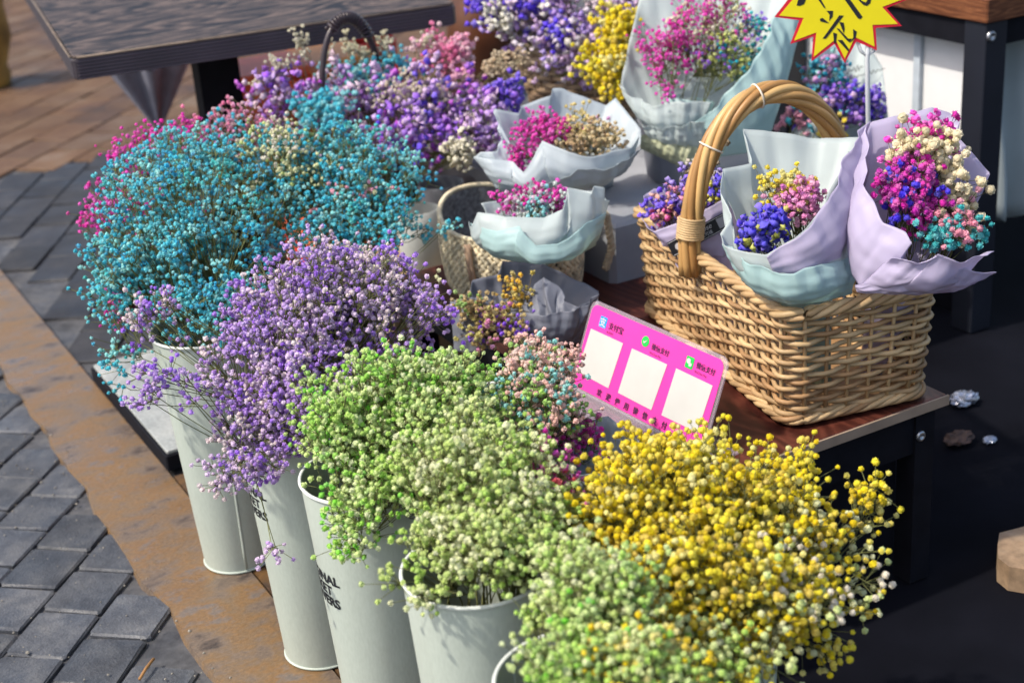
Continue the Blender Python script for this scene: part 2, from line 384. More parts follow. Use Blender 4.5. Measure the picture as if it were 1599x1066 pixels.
m_pgrey = blotch('grey_paver', [(0.032, 0.035, 0.043), (0.062, 0.066, 0.076), (0.115, 0.115, 0.118)], 14, (0.38, 0.68), 0.8, fine=240, finebump=1.0, rvar=0.28)
m_pshade = blotch('shaded_paver', [(0.013, 0.013, 0.017), (0.027, 0.027, 0.031), (0.045, 0.043, 0.045)], 8, (0.45, 0.7), 0.5, fine=160, rvar=0.25)  # paving lying in shade: the shade is put into the stone colour
m_pbrown = blotch('brown_paver', [(0.03, 0.017, 0.011), (0.09, 0.042, 0.017), (0.12, 0.065, 0.03), (0.15, 0.105, 0.07)], 3.2, (0.55, 0.8), 0.4, fine=120, rvar=0.2)
def paver_field(name, label, region, e1, s1, s2, m, jit=0.004, stagger=0.5, gap=0.007, maxn=300):
    pv = MB(); pv.box(-1, 1, -1, 1, -1, 0)     # template replaced below
    root = thing(name, label, 'paving', (0, 0, 0)); del root['category']; del root['label']; root['kind'] = 'structure'
    e1 = nrm(np.array([*e1, 0.0])); e2 = np.array([e1[1], -e1[0], 0.0]); ang = math.atan2(e1[1], e1[0])
    t = [MB() for _ in range(3)]
    meshes = []
    for q in t:
        q.box(-s1 / 2 + gap / 2, s1 / 2 - gap / 2, -s2 / 2 + gap / 2, s2 / 2 - gap / 2, -0.03, 0.0, 0.0045)
        for v in q.v: v[:, :2] += nr.normal(size=(len(v), 2)) * 0.0016; v[:, 2] += nr.normal(size=len(v)) * 0.0006
        meshes.append(q.mesh('paver', False)); meshes[-1].materials.append(m)
    cnt = 0
    for j in range(-60, 60):
        for i in range(-60, 60):
            p = e1 * (i + (stagger if j % 2 else 0)) * s1 + e2 * j * s2 + np.array([region[4], region[5], 0])
            if region[0] < p[0] < region[1] and region[2] < p[1] < region[3] and cnt < maxn:
                d = p - CAM; z = d @ FW
                if z < 0.3: continue
                u = CW / 2 + FPX * (d @ RT) / z; w = CH / 2 - FPX * (d @ UP) / z
                if u < -180 or u > 1780 or w < -120 or w > 1250: continue
                o = bpy.data.objects.new('paver', rnd.choice(meshes)); COL.objects.link(o); o.parent = root
                o.location = (p[0], p[1], rnd.uniform(-jit, 0) - 0.004); o.rotation_euler = (rnd.uniform(-.012, .012), rnd.uniform(-.012, .012), ang + rnd.uniform(-.01, .01)); cnt += 1
    return root
paver_field('pavement', 'grey', (-0.6, 0.5, 1.6, 3.9, 0.411, 2.42), (0.66, 0.75), 0.132, 0.118, m_pgrey)
paver_field('pavement', 'dark', (0.72, 1.9, 3.0, 5.25, 0.8, 3.4), (0.5, 0.86), 0.2, 0.13, m_pshade)
paver_field('pavement', 'brown', (-0.5, 3.6, 5.25, 9.5, 0.9, 5.4), (0.72, 0.69), 0.24, 0.16, m_pbrown, jit=0.003, gap=0.005)
gt = MB(); gv, gf = ico(0)
for _ in range(500):
    p = np.array([rnd.uniform(0.05, 0.53), rnd.uniform(1.7, 3.5), -0.006 if rnd.random() < .8 else -.002]); sz = rnd.uniform(0.0008, 0.0026) * (1.5 if rnd.random() < .1 else 1)
    if p[0] > 0.5: p[2] = 0.0005
    gt.add(p + gv * sz * np.array([1, rnd.uniform(.6, 1.3), .7]), gf)
tag(gt.build('grit', mat('pale_grit', (0.22, 0.2, 0.17), rough=0.8, var=0.5, scale=300), None, False), 'fine pale grit scattered on the grey pavers', 'grit', kind='stuff')
# the worn rust-stained kerb band the flower buckets stand on
m_kerb = blotch('rusty_kerb', [(0.03, 0.022, 0.019), (0.085, 0.062, 0.048), (0.15, 0.11, 0.08), (0.17, 0.11, 0.06), (0.19, 0.108, 0.045), (0.15, 0.12, 0.1), (0.08, 0.066, 0.06)], 8, (0.25, 0.62), 0.6, stretch=(1.0, 1.5, 1), ov=0.4, fine=130, finebump=0.7)
k = MB(); n = 90; ys = np.linspace(-0.5, 9, n); v = []; f = []
for i, y in enumerate(ys):
    l = 0.503 + 0.006 * math.sin(y * 23) + nr.normal() * 0.003; v += [(l, y, -0.02), (l + 0.004, y, 0.0), (0.672, y, 0.0), (0.674, y, -0.02)]
    if i: b = 4 * i; f += [(b - 4, b, b + 1, b - 3), (b - 3, b + 1, b + 2, b - 2), (b - 2, b + 2, b + 3, b - 1)]
k.add(v, f); tag(k.build('kerb', m_kerb, smooth=False), kind='structure')
m_kerb2 = blotch('stained_floor', [(0.02, 0.016, 0.014), (0.06, 0.035, 0.02), (0.13, 0.065, 0.018), (0.04, 0.03, 0.025)], 8, (0.3, 0.7), 0.6, fine=100, finebump=0.7)
k = MB(); k.box(0.676, 1.06, -0.5, 2.74, -0.02, -0.001); tag(k.build('stained_floor', m_kerb2, smooth=False), kind='structure')
k = MB(); k.box(1.064, 5.2, -1.5, 2.95, -0.02, -0.003); tag(k.build('shaded_floor', m_shade, smooth=False), kind='structure')

# ================================================================== LOW GREY PLATFORM at the kerb
m_black = mat('black_metal', (0.008, 0.0083, 0.012), rough=0.7, var=0.2, scale=25, spec=0.08)
t = thing('platform', 'low grey platform with black edge lying on the kerb behind the first bucket', 'platform', (0.9, 3.0, 0))
q = MB(); q.box(0.672, 1.15, 2.765, 3.32, 0.0, 0.034, 0.003); q.build('base', m_black, t, False)
q = MB(); q.box(0.678, 1.144, 2.771, 3.314, 0.0345, 0.042, 0.002); q.build('top', blotch('grey_board', [(0.2, 0.22, 0.22), (0.33, 0.35, 0.34), (0.42, 0.43, 0.41)], 9, (0.4, 0.6), 0.15, fine=150, finebump=0.2), t, False)

# ================================================================== BUCKETS
BH, BR0, BR1 = 0.448, 0.062, 0.0876
m_tin = blotch('painted_tin', [(0.42, 0.465, 0.405), (0.46, 0.515, 0.45), (0.475, 0.53, 0.465), (0.45, 0.49, 0.42)], 6, (0.38, 0.55), 0.12, stretch=(1, 1, 0.3), fine=320, finebump=0.08, ov=0.13)
m_tinrim = mat('tin_rim', (0.66, 0.69, 0.64), rough=0.35, var=0.06)
m_ink = mat('black_print', (0.012, 0.013, 0.016), rough=0.6)
def text_mesh(body, size, shear=0.0, bold=0.0, spacing=1.0, res=3):
    cu = bpy.data.curves.new('txt', 'FONT'); cu.body = body; cu.size = size; cu.shear = shear; cu.offset = bold; cu.space_character = spacing; cu.resolution_u = res
    o = bpy.data.objects.new('txt', cu); COL.objects.link(o); bpy.context.view_layer.update()
    me = bpy.data.meshes.new_from_object(o.evaluated_get(bpy.context.evaluated_depsgraph_get()))
    bpy.data.objects.remove(o); me.materials.clear(); return me
TXT = [text_mesh(s, 0.0205, bold=0.0007) for s in ('ORIGINAL', 'MARKET', 'FLOWERS')]
def rad_at(z): return BR0 + (BR1 - BR0) * z / BH
def bucket(x, y, label, seam=None, text=None, rotdents=0):
    t = thing('flower_bucket', label, 'bucket', (x, y, 0), 'tall grey-green flower buckets'); c = (x, y, 0)
    q = MB(); q.lathe([(0.0, 0.006), (BR0 - 0.004, 0.006), (BR0 - 0.001, 0.0), (BR0, 0.003), (BR1, BH), (BR1 - 0.002, BH), (BR0 - 0.002, 0.012), (0, 0.012)], 64, c); wl = q.build('wall', m_tin, t, autos=40)
    q = MB(); a = np.linspace(0, 2 * math.pi, 64, endpoint=False); q.tube(np.stack([x + (BR1 + 0.0005) * np.cos(a), y + (BR1 + 0.0005) * np.sin(a), 0 * a + BH], -1), 0.0026, 8, True); q.build('rim', m_tinrim, wl)
    q = MB(); q.tube(np.stack([x + (BR0 + 0.0002) * np.cos(a), y + (BR0 + 0.0002) * np.sin(a), 0 * a + 0.0035], -1), 0.0022, 6, True); q.build('foot_ring', m_tin, wl)
    q = MB(); q.lathe([(0, 0.3), (rad_at(0.3) - 0.003, 0.3)], 32, c); q.build('water', mat('dark_water', (0.01, 0.012, 0.01), rough=0.1), t)
    if seam is not None:
        q = MB(); zs = np.linspace(0.008, BH - 0.004, 12); q.tube([(x + (rad_at(z) - 0.0008) * math.cos(seam), y + (rad_at(z) - 0.0008) * math.sin(seam), z) for z in zs], 0.0028, 6); q.build('seam', m_tin, wl)
    if text is not None:      # printed lettering wrapped round the wall; text = (end angle, z of the first line)
        a1, z0 = text
        for i, me in enumerate(TXT):
            me = me.copy(); v = np.zeros(len(me.vertices) * 3, np.float32); me.vertices.foreach_get('co', v); v = v.reshape(-1, 3)
            wmax = max(vv.co.x for vv in TXT[0].vertices); zz = z0 - i * 0.0185 + v[:, 1]; r = rad_at(zz) + 0.0007; ang = a1 + (v[:, 0] - wmax) / 0.077
            w = np.stack([x + r * np.cos(ang), y + r * np.sin(ang), zz], -1); me.vertices.foreach_set('co', w.astype(np.float32).ravel()); me.update()
            link('lettering', me, m_ink, wl)
    return t
BK = {1: (0.674, 2.359), 2: (0.685, 2.0), 3: (0.677, 1.71), 4: (0.682, 1.409), 5: (0.664, 1.15), 6: (0.95, 1.3), 7: (0.93, 1.77), 8: (0.95, 2.45), 9: (0.95, 2.12)}
TA = -2.16 - (math.pi / 2 - math.pi / 2) - TH
bucket(*BK[1], 'tall grey-green bucket farthest back in the front row, holding the blue flowers', seam=-1.72)
bucket(*BK[2], 'tall grey-green bucket with black lettering under the lilac flowers', text=(TA, 0.312))
bucket(*BK[3], 'tall grey-green bucket with black lettering under the pale green flowers', text=(TA, 0.312))
bucket(*BK[4], 'tall grey-green bucket whose white rim shows under cream-green flowers', seam=2.0)
bucket(*BK[5], 'nearest grey-green bucket, only its rim showing at the bottom edge', seam=2.0)
bucket(*BK[6], 'grey-green bucket hidden under the yellow flowers', seam=1.0)
bucket(*BK[7], 'grey-green bucket hidden under the small pink and mint posy', seam=1.0)
bucket(*BK[8], 'grey-green bucket behind the lilac flowers holding aqua and cream sprays', seam=1.0)

# ================================================================== FLOWER BUNCHES IN THE BUCKETS
CY = [('44b8c8', 5), ('68c8cf', 4), ('2f9cb8', 2), ('9cdcd8', 3), ('4cb8b4', 2)]
MG = [('d62f9f', 4), ('e252b4', 3), ('b01c80', 2)]
PK = [('eda6c0', 3), ('e3809f', 2), ('f2c9cf', 2)]
CR = [('e6e6b4', 3), ('d2dd95', 2), ('ece3cf', 2)]
PU = [('a47cc6', 4), ('bb9cd0', 5), ('8a5cba', 2), ('d6c0da', 3), ('e6d6d6', 2)]
GR = [('b0d068', 4), ('c8da8c', 5), ('98c850', 2), ('dce4b0', 3), ('80c83c', 1)]
GC = [('c0d27a', 4), ('d2dc98', 4), ('aecc62', 2), ('e2e4b6', 2)]
YE = [('e4d01c', 5), ('eedc3c', 4), ('d0b818', 2), ('ece492', 1)]
def mouth(i, z=0.30): return (BK[i][0], BK[i][1], z)
t = thing('flower_bunch', 'blue dyed gypsophila spilling over the farthest bucket of the front row', 'flowers', mouth(1))
flowers(t, mouth(1), [(300, 370, 2.62, 170, 150, 300, CY), (210, 440, 2.55, 80, 80, 80, CY), (340, 480, 2.5, 110, 60, 80, CY), (185, 560, 2.5, 30, 45, 9, CY), (290, 270, 2.75, 110, 60, 90, CY)], anchors=26, singles=200)
t = thing('flower_bunch', 'magenta gypsophila showing along the outer left side of the blue bunch', 'flowers', mouth(1, 0.301))
flowers(t, mouth(1), [(215, 260, 2.85, 45, 55, 36, MG), (160, 330, 2.75, 55, 40, 22, MG), (205, 480, 2.62, 30, 55, 26, MG), (275, 225, 2.85, 60, 30, 22, MG), (250, 360, 2.7, 90, 70, 20, MG)], anchors=12)
t = thing('flower_bunch', 'aqua and cream gypsophila between the blue bunch and the statice basket', 'flowers', mouth(8))
flowers(t, mouth(8), [(520, 280, 2.85, 130, 85, 260, CY), (440, 260, 2.8, 90, 60, 70, CR), (560, 330, 2.75, 90, 60, 70, CY + [('e2a0b0', 2)]), (360, 235, 2.9, 70, 40, 40, CY + PK), (545, 372, 2.7, 95, 36, 60, CY), (640, 290, 2.8, 35, 40, 10, CY), (660, 350, 2.78, 40, 30, 6, CY)], anchors=24, singles=120)
t = thing('flower_bunch', 'small pale pink gypsophila sprig in front of the black table leg', 'flowers', mouth(8, 0.302))
flowers(t, mouth(8), [(380, 190, 2.95, 40, 25, 16, PK), (410, 215, 2.95, 35, 35, 16, PK), (320, 215, 2.9, 40, 25, 10, PK)], anchors=5)
t = thing('flower_bunch', 'lilac and purple gypsophila filling the lettered second bucket', 'flowers', mouth(2))
flowers(t, mouth(2), [(520, 500, 2.35, 165, 125, 400, PU), (440, 590, 2.25, 120, 110, 170, PU), (575, 455, 2.4, 92, 62, 100, PU + CR), (270, 610, 2.15, 55, 45, 14, PU), (350, 740, 2.1, 40, 30, 8, PU), (410, 850, 2.05, 40, 18, 2, PU), (250, 500, 2.3, 60, 45, 14, PU), (672, 490, 2.3, 26, 45, 9, PU), (420, 670, 2.2, 75, 55, 60, PU), (480, 640, 2.18, 80, 80, 80, PU), (390, 720, 2.15, 40, 40, 16, PU)], anchors=34, singles=260)
t = thing('flower_bunch', 'pale green gypsophila filling the lettered third bucket', 'flowers', mouth(3))
flowers(t, mouth(3), [(640, 670, 2.05, 150, 110, 300, GR), (590, 640, 2.1, 120, 80, 110, GR), (560, 800, 1.95, 60, 60, 22, GR), (700, 625, 2.1, 80, 55, 80, GR), (540, 840, 1.92, 40, 40, 12, GR), (530, 700, 2.0, 60, 70, 50, GR), (640, 760, 1.95, 90, 50, 60, GR)], anchors=26, rad=0.004, per=8.5, singles=260)
t = thing('flower_bunch', 'cream-green gypsophila standing in the fourth bucket of the front row', 'flowers', mouth(4))
flowers(t, mouth(4), [(760, 780, 1.82, 120, 95, 230, GC), (720, 720, 1.9, 110, 70, 90, GC), (840, 850, 1.78, 80, 80, 80, GC), (650, 930, 1.72, 45, 40, 7, GC), (700, 860, 1.78, 80, 50, 40, GC), (780, 860, 1.74, 90, 50, 60, GC)], anchors=20, rad=0.004, per=8.5, singles=260)
t = thing('flower_bunch', 'light green gypsophila of the nearest bucket at the bottom edge', 'flowers', mouth(5))
flowers(t, mouth(5), [(930, 960, 1.6, 110, 80, 130, GC + GR), (900, 1050, 1.52, 80, 50, 70, GR), (980, 1060, 1.52, 120, 60, 90, GC + YE), (900, 900, 1.65, 70, 50, 30, GC)], anchors=18, rad=0.004, per=8.5, singles=220)
t = thing('flower_bunch', 'large bright yellow gypsophila bunch before the dark stall front', 'flowers', mouth(6))
flowers(t, mouth(6), [(1060, 790, 1.85, 150, 100, 200, YE), (1180, 830, 1.85, 140, 100, 140, YE), (1010, 745, 1.9, 80, 50, 50, YE), (1130, 950, 1.78, 150, 90, 110, YE + CR), (1260, 900, 1.85, 110, 100, 60, YE + CR), (1350, 790, 1.9, 30, 50, 12, YE), (1220, 740, 1.9, 60, 30, 18, YE), (1090, 712, 1.95, 120, 18, 18, YE), (1290, 1000, 1.8, 50, 40, 8, YE), (1090, 1040, 1.66, 130, 60, 120, YE + GC), (1080, 890, 1.72, 120, 70, 110, YE), (1190, 930, 1.72, 100, 70, 80, YE + CR), (960, 820, 1.78, 60, 60, 40, YE)], anchors=30, per=7.5, rad=0.0043, csize=0.024, shape='ball', singles=300, tipcol=0.12)
t = thing('flower_bunch', 'dark pink and coral sprigs between the green and the yellow flowers', 'flowers', mouth(6, 0.301))
flowers(t, mouth(6), [(870, 770, 1.85, 40, 60, 26, MG + [('d8505c', 4)]), (850, 810, 1.85, 35, 50, 10, [('d8505c', 2), ('a5186e', 2)])], anchors=5)
t = thing('flower_bunch', 'small posy of pink, mint and lime gypsophila left of the payment sign', 'flowers', mouth(7))
flowers(t, mouth(7), [(840, 600, 2.2, 60, 45, 60, [('e8b9ac', 4), ('f0cdbf', 2), ('8fcfc8', 3), ('a9cf6a', 3)]), (810, 635, 2.1, 50, 45, 40, [('a9cf6a', 3), ('8fcfc8', 4), ('e8b9ac', 2)]), (860, 660, 2.12, 45, 35, 22, [('e0b09a', 3), ('a9cf6a', 2)]), (845, 560, 2.25, 55, 22, 18, [('eebfb4', 4)]), (830, 590, 2.1, 55, 45, 50, [('8fcfc8', 3), ('e8b9ac', 5), ('f0cdbf', 3), ('a9cf6a', 2)]), (850, 640, 2.06, 45, 45, 34, [('8fcfc8', 2), ('e8b9ac', 3), ('a9cf6a', 3)])], anchors=10, singles=120)

# ================================================================== LOW STALL TABLE with wicker basket
ZB = 0.33
m_board = woodmat('red_brown_wood', (0.05, 0.012, 0.008), (0.13, 0.036, 0.022), (3, 1, 1), 0.4, 4.0)
t = thing('low_table', 'low red-brown wooden table on a black metal frame under the wicker basket', 'table', (1.39, 2.1, 0))
q = MB(); q.box(1.165, 1.625, 1.592, 2.66, ZB - 0.018, ZB, 0.002); q.build('table_top', m_board, t, False)
q = MB(); q.box(1.163, 1.627, 1.588, 1.5917, ZB - 0.017, ZB - 0.0005); q.build('edge_strip', mat('pale_edging', (0.3, 0.22, 0.16), rough=0.5), t, False)
q = MB(); q.box(1.19, 1.60, 1.60, 1.625, ZB - 0.09, ZB - 0.0185); q.box(1.19, 1.60, 2.60, 2.63, ZB - 0.09, ZB - 0.0185); q.box(1.19, 1.215, 1.626, 2.599, ZB - 0.09, ZB - 0.0185); q.box(1.575, 1.60, 1.626, 2.599, ZB - 0.09, ZB - 0.0185); q.build('apron', m_black, t, False)
for x in (1.185, 1.565):
    for y in (1.5945, 2.6):
        q = MB(); q.box(x, x + 0.04, y + 0.001, y + 0.041, 0.0, ZB - 0.019); q.build('leg', m_black, t, False)
m_steel = mat('steel', (0.4, 0.41, 0.43), rough=0.35, metal=0.9, var=0.1)
def bolt(p, n, r, parent):
    n = nrm(n); a = nrm(np.cross(n, [0, 0, 1.0])); b = np.cross(n, a); q = MB()
    prof = [(r, 0), (r, r * .25), (r * .8, r * .45), (r * .5, r * .5), (r * .42, r * .2), (0.0, r * .2)]; v = []; f = []; S = 20
    for i in range(S):
        c = 2 * math.pi * i / S
        for rr, z in prof: v.append(np.asarray(p) + (a * math.cos(c) + b * math.sin(c)) * rr + n * z)
    for i in range(S):
        for j in range(5): f.append((i * 6 + j, ((i + 1) % S) * 6 + j, ((i + 1) % S) * 6 + j + 1, i * 6 + j + 1))
    q.add(v, f); q.build('bolt', m_steel, parent)
bolt(onb(1437, 680, 1.5952), (0, -1, 0), 0.009, t)
q = MB(); q.box(1.22, 1.56, 1.632, 1.638, 0.02, ZB - 0.06); q.build('shade_panel', m_black, t, False)  # black panel added to give the shade below the table top

# wicker basket -----------------------------------------------------
BO = np.array([1.348, 1.648, ZB]); ROTB = math.radians(-11)
ES = np.array([math.cos(ROTB), math.sin(ROTB), 0]); EL = np.array([-math.sin(ROTB), math.cos(ROTB), 0])
BW, BL_, BHH = 0.245, 0.54, 0.185
m_wick = [mat('wicker_a', (0.42, 0.27, 0.13), rough=0.55, var=0.3, scale=14, stretch=(1, 1, 1), bump=0.1), mat('wicker_b', (0.5, 0.34, 0.17), rough=0.5, var=0.28, scale=18, bump=0.1), mat('wicker_c', (0.33, 0.19, 0.085), rough=0.55, var=0.3, scale=16, bump=0.1)]
def rrect(hw, hl, cr, n):
    """points evenly spaced round a rounded rectangle centred on 0"""
    L1, L2 = 2 * (hw - cr), 2 * (hl - cr); per = 2 * (L1 + L2) + 2 * math.pi * cr; out = []
    for i in range(n):
        s = per * i / n
        for k in range(4):
            ln = (L1, L2)[k % 2]; d = [(1, 0), (0, 1), (-1, 0), (0, -1)][k]; st = [(-hw + cr, -hl), (hw, -hl + cr), (hw - cr, hl), (-hw, hl - cr)][k]
            if s <= ln: out.append((st[0] + d[0] * s, st[1] + d[1] * s, d[1], -d[0])); break
            s -= ln; arc = math.pi / 2 * cr
            if s <= arc:
                cx, cy = [(hw - cr, -hl + cr), (hw - cr, hl - cr), (-hw + cr, hl - cr), (-hw + cr, -hl + cr)][k]; a0 = [-math.pi / 2, 0, math.pi / 2, math.pi][k] + s / cr
                out.append((cx + cr * math.cos(a0), cy + cr * math.sin(a0), math.cos(a0), math.sin(a0))); break
            s -= arc
    return np.array(out)
def wicker(parent, cen, e1, e2, w0, l0, w1, l1, H, rows, stakes, rad, mats, cr=0.03, oval=False, amp=0.0045, bottom=True, spr=0.0032):
    sub = 6; n = stakes * sub
    def ring(t, off, phase=None, jz=0.0):
        hw = (w0 + (w1 - w0) * t) / 2; hl = (l0 + (l1 - l0) * t) / 2
        if oval:
            a = np.linspace(0, 2 * math.pi, n, endpoint=False); P = np.stack([hw * np.cos(a), hl * np.sin(a), np.cos(a), np.sin(a)], -1)
        else: P = rrect(hw, hl, cr, n)
        o = off if phase is None else off * np.cos(math.pi * np.arange(n) / sub + phase * math.pi)
        x = P[:, 0] + P[:, 2] * o; y = P[:, 1] + P[:, 3] * o
        return cen + x[:, None] * e1 + y[:, None] * e2 + np.array([0, 0, 1.0]) * (t * H)
    if bottom:
        q = MB(); r0 = ring(0.03, -0.001); c = r0.mean(0); q.add(np.concatenate([[c], r0]), [(0, 1 + i, 1 + (i + 1) % n) for i in range(n)]); q.build('basket_floor', mats[2], parent)
    for i in range(stakes):
        q = MB(); q.tube([ring(tt, 0.0)[i * sub] for tt in (0.0, 0.35, 0.7, 1.0)], spr, 6); q.build('stake', rnd.choice(mats), parent)
    for k in range(rows):
        tt = (k + 0.6) / rows; q = MB(); P = ring(tt, amp, k % 2)
        P[:, 2] += 0.0016 * np.sin(np.arange(n) * 0.13 + rnd.uniform(0, 6)) + nr.normal(size=n) * 0.0003
        q.tube(P, rad * rnd.uniform(0.88, 1.1), 6, True); q.build('weaver', rnd.choice(mats), parent)
    for name, tt, rr, amp2 in (('rim_strand', 1.0, rad * 1.25, 0.007), ('foot_strand', 0.02, rad * 1.1, 0.005)):
        for k in range(4):
            P = ring(tt, 0.003); a = np.arange(n) * 2 * math.pi / (sub * 3.2) ; a = a * round(n / (sub * 3.2)) / (n / (sub * 3.2)) + k * math.pi / 2
            hw = cen; d = ring(tt, 1.003) - P; d /= np.linalg.norm(d, axis=1)[:, None]
            P = P + d * (amp2 * np.cos(a))[:, None]; P[:, 2] += amp2 * np.sin(a) * 0.9 + (0.004 if name == 'rim_strand' else 0.0045)
            q = MB(); q.tube(P, rr, 6, True); q.build(name, mats[(k + 1) % 3] if name == 'foot_strand' else mats[k % 2], parent)
    return ring
cen = BO + ES * BW / 2 + EL * BL_ / 2
t = thing('wicker_basket', 'large pale wicker basket with tall arched handle holding three wrapped bouquets', 'basket', cen); WB = t
cenz = cen + np.array([0, 0, 0.006])
ring = wicker(t, cenz, ES, EL, BW, BL_, BW + 0.015, BL_ + 0.03, BHH, 17, 42, 0.0043, m_wick)
# handle
m_hand = [mat('cane_a', (0.42, 0.24, 0.085), rough=0.4, var=0.3, scale=9), mat('cane_b', (0.52, 0.33, 0.13), rough=0.4, var=0.25, scale=9), mat('cane_c', (0.33, 0.17, 0.055), rough=0.42, var=0.3, scale=9)]
fl = cen - ES * (BW / 2 + 0.026) + EL * 0.015 + np.array([0, 0, BHH - 0.02]); fr = cen + ES * (BW / 2 + 0.03) + EL * 0.015 + np.array([0, 0, BHH - 0.02])
u = np.linspace(0, 1, 70); th = math.pi * (1 - u)
HP = ((fl + fr) / 2)[None] + (np.cos(th) * np.linalg.norm(fr - fl) / 2)[:, None] * nrm(fr - fl) + np.array([0, 0, 1.0]) * (np.sin(th) ** 0.85 * 0.285)[:, None]
T = np.gradient(HP, axis=0); T /= np.linalg.norm(T, axis=1)[:, None]; Nn = np.cross(T, EL); 
for k in range(7):
    a = u * 2 * math.pi * 1.3 + k * 2 * math.pi / 7; r = 0.0125
    q = MB(); q.tube(HP + (np.cos(a) * r)[:, None] * Nn + (np.sin(a) * r)[:, None] * EL, 0.0068, 7); q.build('handle_strand', m_hand[k % 3], t)
for idx0 in (5, 66):
    q = MB(); base = HP[idx0]; tt_ = T[idx0]; a = np.linspace(0, 2 * math.pi * 9, 160); R_ = 0.021
    q.tube(base + (np.cos(a) * R_)[:, None] * Nn[idx0] + (np.sin(a) * R_)[:, None] * EL + ((np.linspace(-0.5, 0.5, 160)) * 0.036)[:, None] * tt_, 0.0026, 5); q.build('binding', m_wick[1], t)
for i0 in (17, 31):
    q = MB(); a = np.linspace(0, 2 * math.pi, 20, endpoint=False); q.tube(HP[i0] + (np.cos(a) * 0.0198)[:, None] * Nn[i0] + (np.sin(a) * 0.0198)[:, None] * EL, 0.0018, 5, True); q.build('clear_tape', mat('clear_tape', (0.7, 0.62, 0.5), rough=0.25), t)

# ================================================================== PAYMENT SIGN (figures and codes left out)
SBL = onz(894, 600, ZB + 0.012); SBR = onz(1094, 704, ZB + 0.012)
se = nrm(SBR - SBL); sn = np.cross([0, 0, 1.0], se); lean = math.radians(22); su = np.array([0, 0, math.cos(lean)]) + sn * math.sin(lean); so = SBL; snn = np.cross(se, su)   # snn faces the street
SW, SH = float(np.linalg.norm(SBR - SBL)), 0.14
if np.dot(snn, CAM - so) < 0: snn = -snn
def sgn(x, y): p = onp(x, y, so, snn) - so; return float(p @ se), float(p @ su)
t = thing('payment_sign', 'bright pink acrylic payment sign leaning before the wicker basket', 'sign', (SBL + SBR) / 2 - np.array([0, 0, 0.012]))
def rounded(x0, x1, y0, y1, r, n=6):
    out = []
    for cx, cy, a0 in ((x1 - r, y0 + r, -90), (x1 - r, y1 - r, 0), (x0 + r, y1 - r, 90), (x0 + r, y0 + r, 180)):
        for i in range(n + 1): a = math.radians(a0 + 90 * i / n); out.append((cx + r * math.cos(a), cy + r * math.sin(a)))
    return out
m_acr = mat('clear_acrylic', (0.7, 0.6, 0.68), rough=0.12, var=0.02, alpha=0.78, spec=0.5)
q = MB(); q.prism(rounded(-0.006, SW + 0.006, -0.006, SH + 0.006, 0.016), so - snn * 0.003, se, su, 0.003); q.build('acrylic_plate', m_acr, t, False)
q = MB(); q.prism(rounded(0, SW, 0, SH, 0.014), so + snn * 0.0003, se, su, 0.0006); pf = q.build('pink_face', mat('pink_print', (0.8, 0.055, 0.36), rough=0.5, var=0.02, spec=0.2), t, False)
m_white = mat('white_print', (0.55, 0.55, 0.52), rough=0.4, var=0.03)
for quad in ([(924, 513), (974, 536), (951, 606), (903, 580)], [(988, 544), (1043, 569), (1018, 640), (966, 613)], [(1057, 575), (1114, 602), (1090, 675), (1034, 648)]):
    pts = [sgn(*c) for c in quad]; cx = np.mean(pts, 0); 
    q = MB(); q.prism([pts[3], pts[2], pts[1], pts[0]], so + snn * 0.0012, se, su, 0.0005); q.build('white_panel', m_white, pf, False)
def put_text(body, size, o, e, u, n, parent, m, name='lettering', **kw):
    me = text_mesh(body, size, **kw); M = Matrix(((e[0], u[0], n[0], o[0]), (e[1], u[1], n[1], o[1]), (e[2], u[2], n[2], o[2]), (0, 0, 0, 1))); me.transform(M)
    return link(name, me, m, parent)
def sp(x, y, k=0.0022): a = sgn(x, y); return so + se * a[0] + su * a[1] + snn * k
m_txt = mat('dark_print', (0.06, 0.015, 0.06), rough=0.5)
for (x, y, b, s2) in ((951, 512, '支付宝', 'ALIPAY'), (1018, 544, '微信支付', 'WeChat Pay'), (1088, 573, '微信支付', 'WeChat Pay')):
    put_text(b, 0.0125 if len(b) == 3 else 0.0105, sp(x, y), se, su, snn, pf, m_txt, bold=0.0002); put_text(s2, 0.0055, sp(x - 1, y) - su * 0.008, se, su, snn, pf, m_txt)
e8 = sgn(936, 612); e9 = sgn(1037, 663)
for i, ch in enumerate('欢迎使用微信支付'):
    a = np.array(e8) + (np.array(e9) - np.array(e8)) * i / 7.0
    put_text(ch, 0.0125, so + se * (a[0] - 0.004) + su * (a[1] - 0.005) + snn * 0.0022, se, su, snn, pf, m_txt, bold=0.0003)
c = np.array(sgn(943, 503)); q = MB(); q.prism(rounded(c[0] - .009, c[0] + .009, c[1] - .009, c[1] + .009, .002), so + snn * 0.0012, se, su, 0.0005); q.build('emblem', mat('blue_print', (0.02, 0.3, 0.75), rough=0.4), pf, False)
put_text('支', 0.0155, so + se * (c[0] - .0078) + su * (c[1] - .0058) + snn * 0.0021, se, su, snn, pf, m_white, name='emblem_mark', bold=0.0004)
c = np.array(sgn(1009, 533)); q = MB(); q.prism([(c[0] + .0085 * math.cos(a), c[1] + .0085 * math.sin(a)) for a in np.linspace(0, 2 * math.pi, 24, endpoint=False)], so + snn * 0.0012, se, su, 0.0005); q.build('emblem', mat('green_print', (0.02, 0.5, 0.08), rough=0.4), pf, False)
q = MB(); q.prism([(c[0] - .005, c[1] + .0005), (c[0] - .0015, c[1] - .004), (c[0] + .006, c[1] + .004), (c[0] - .0015, c[1] - .001)], so + snn * 0.0021, se, su, 0.0003); q.build('emblem_mark', m_white, pf, False)
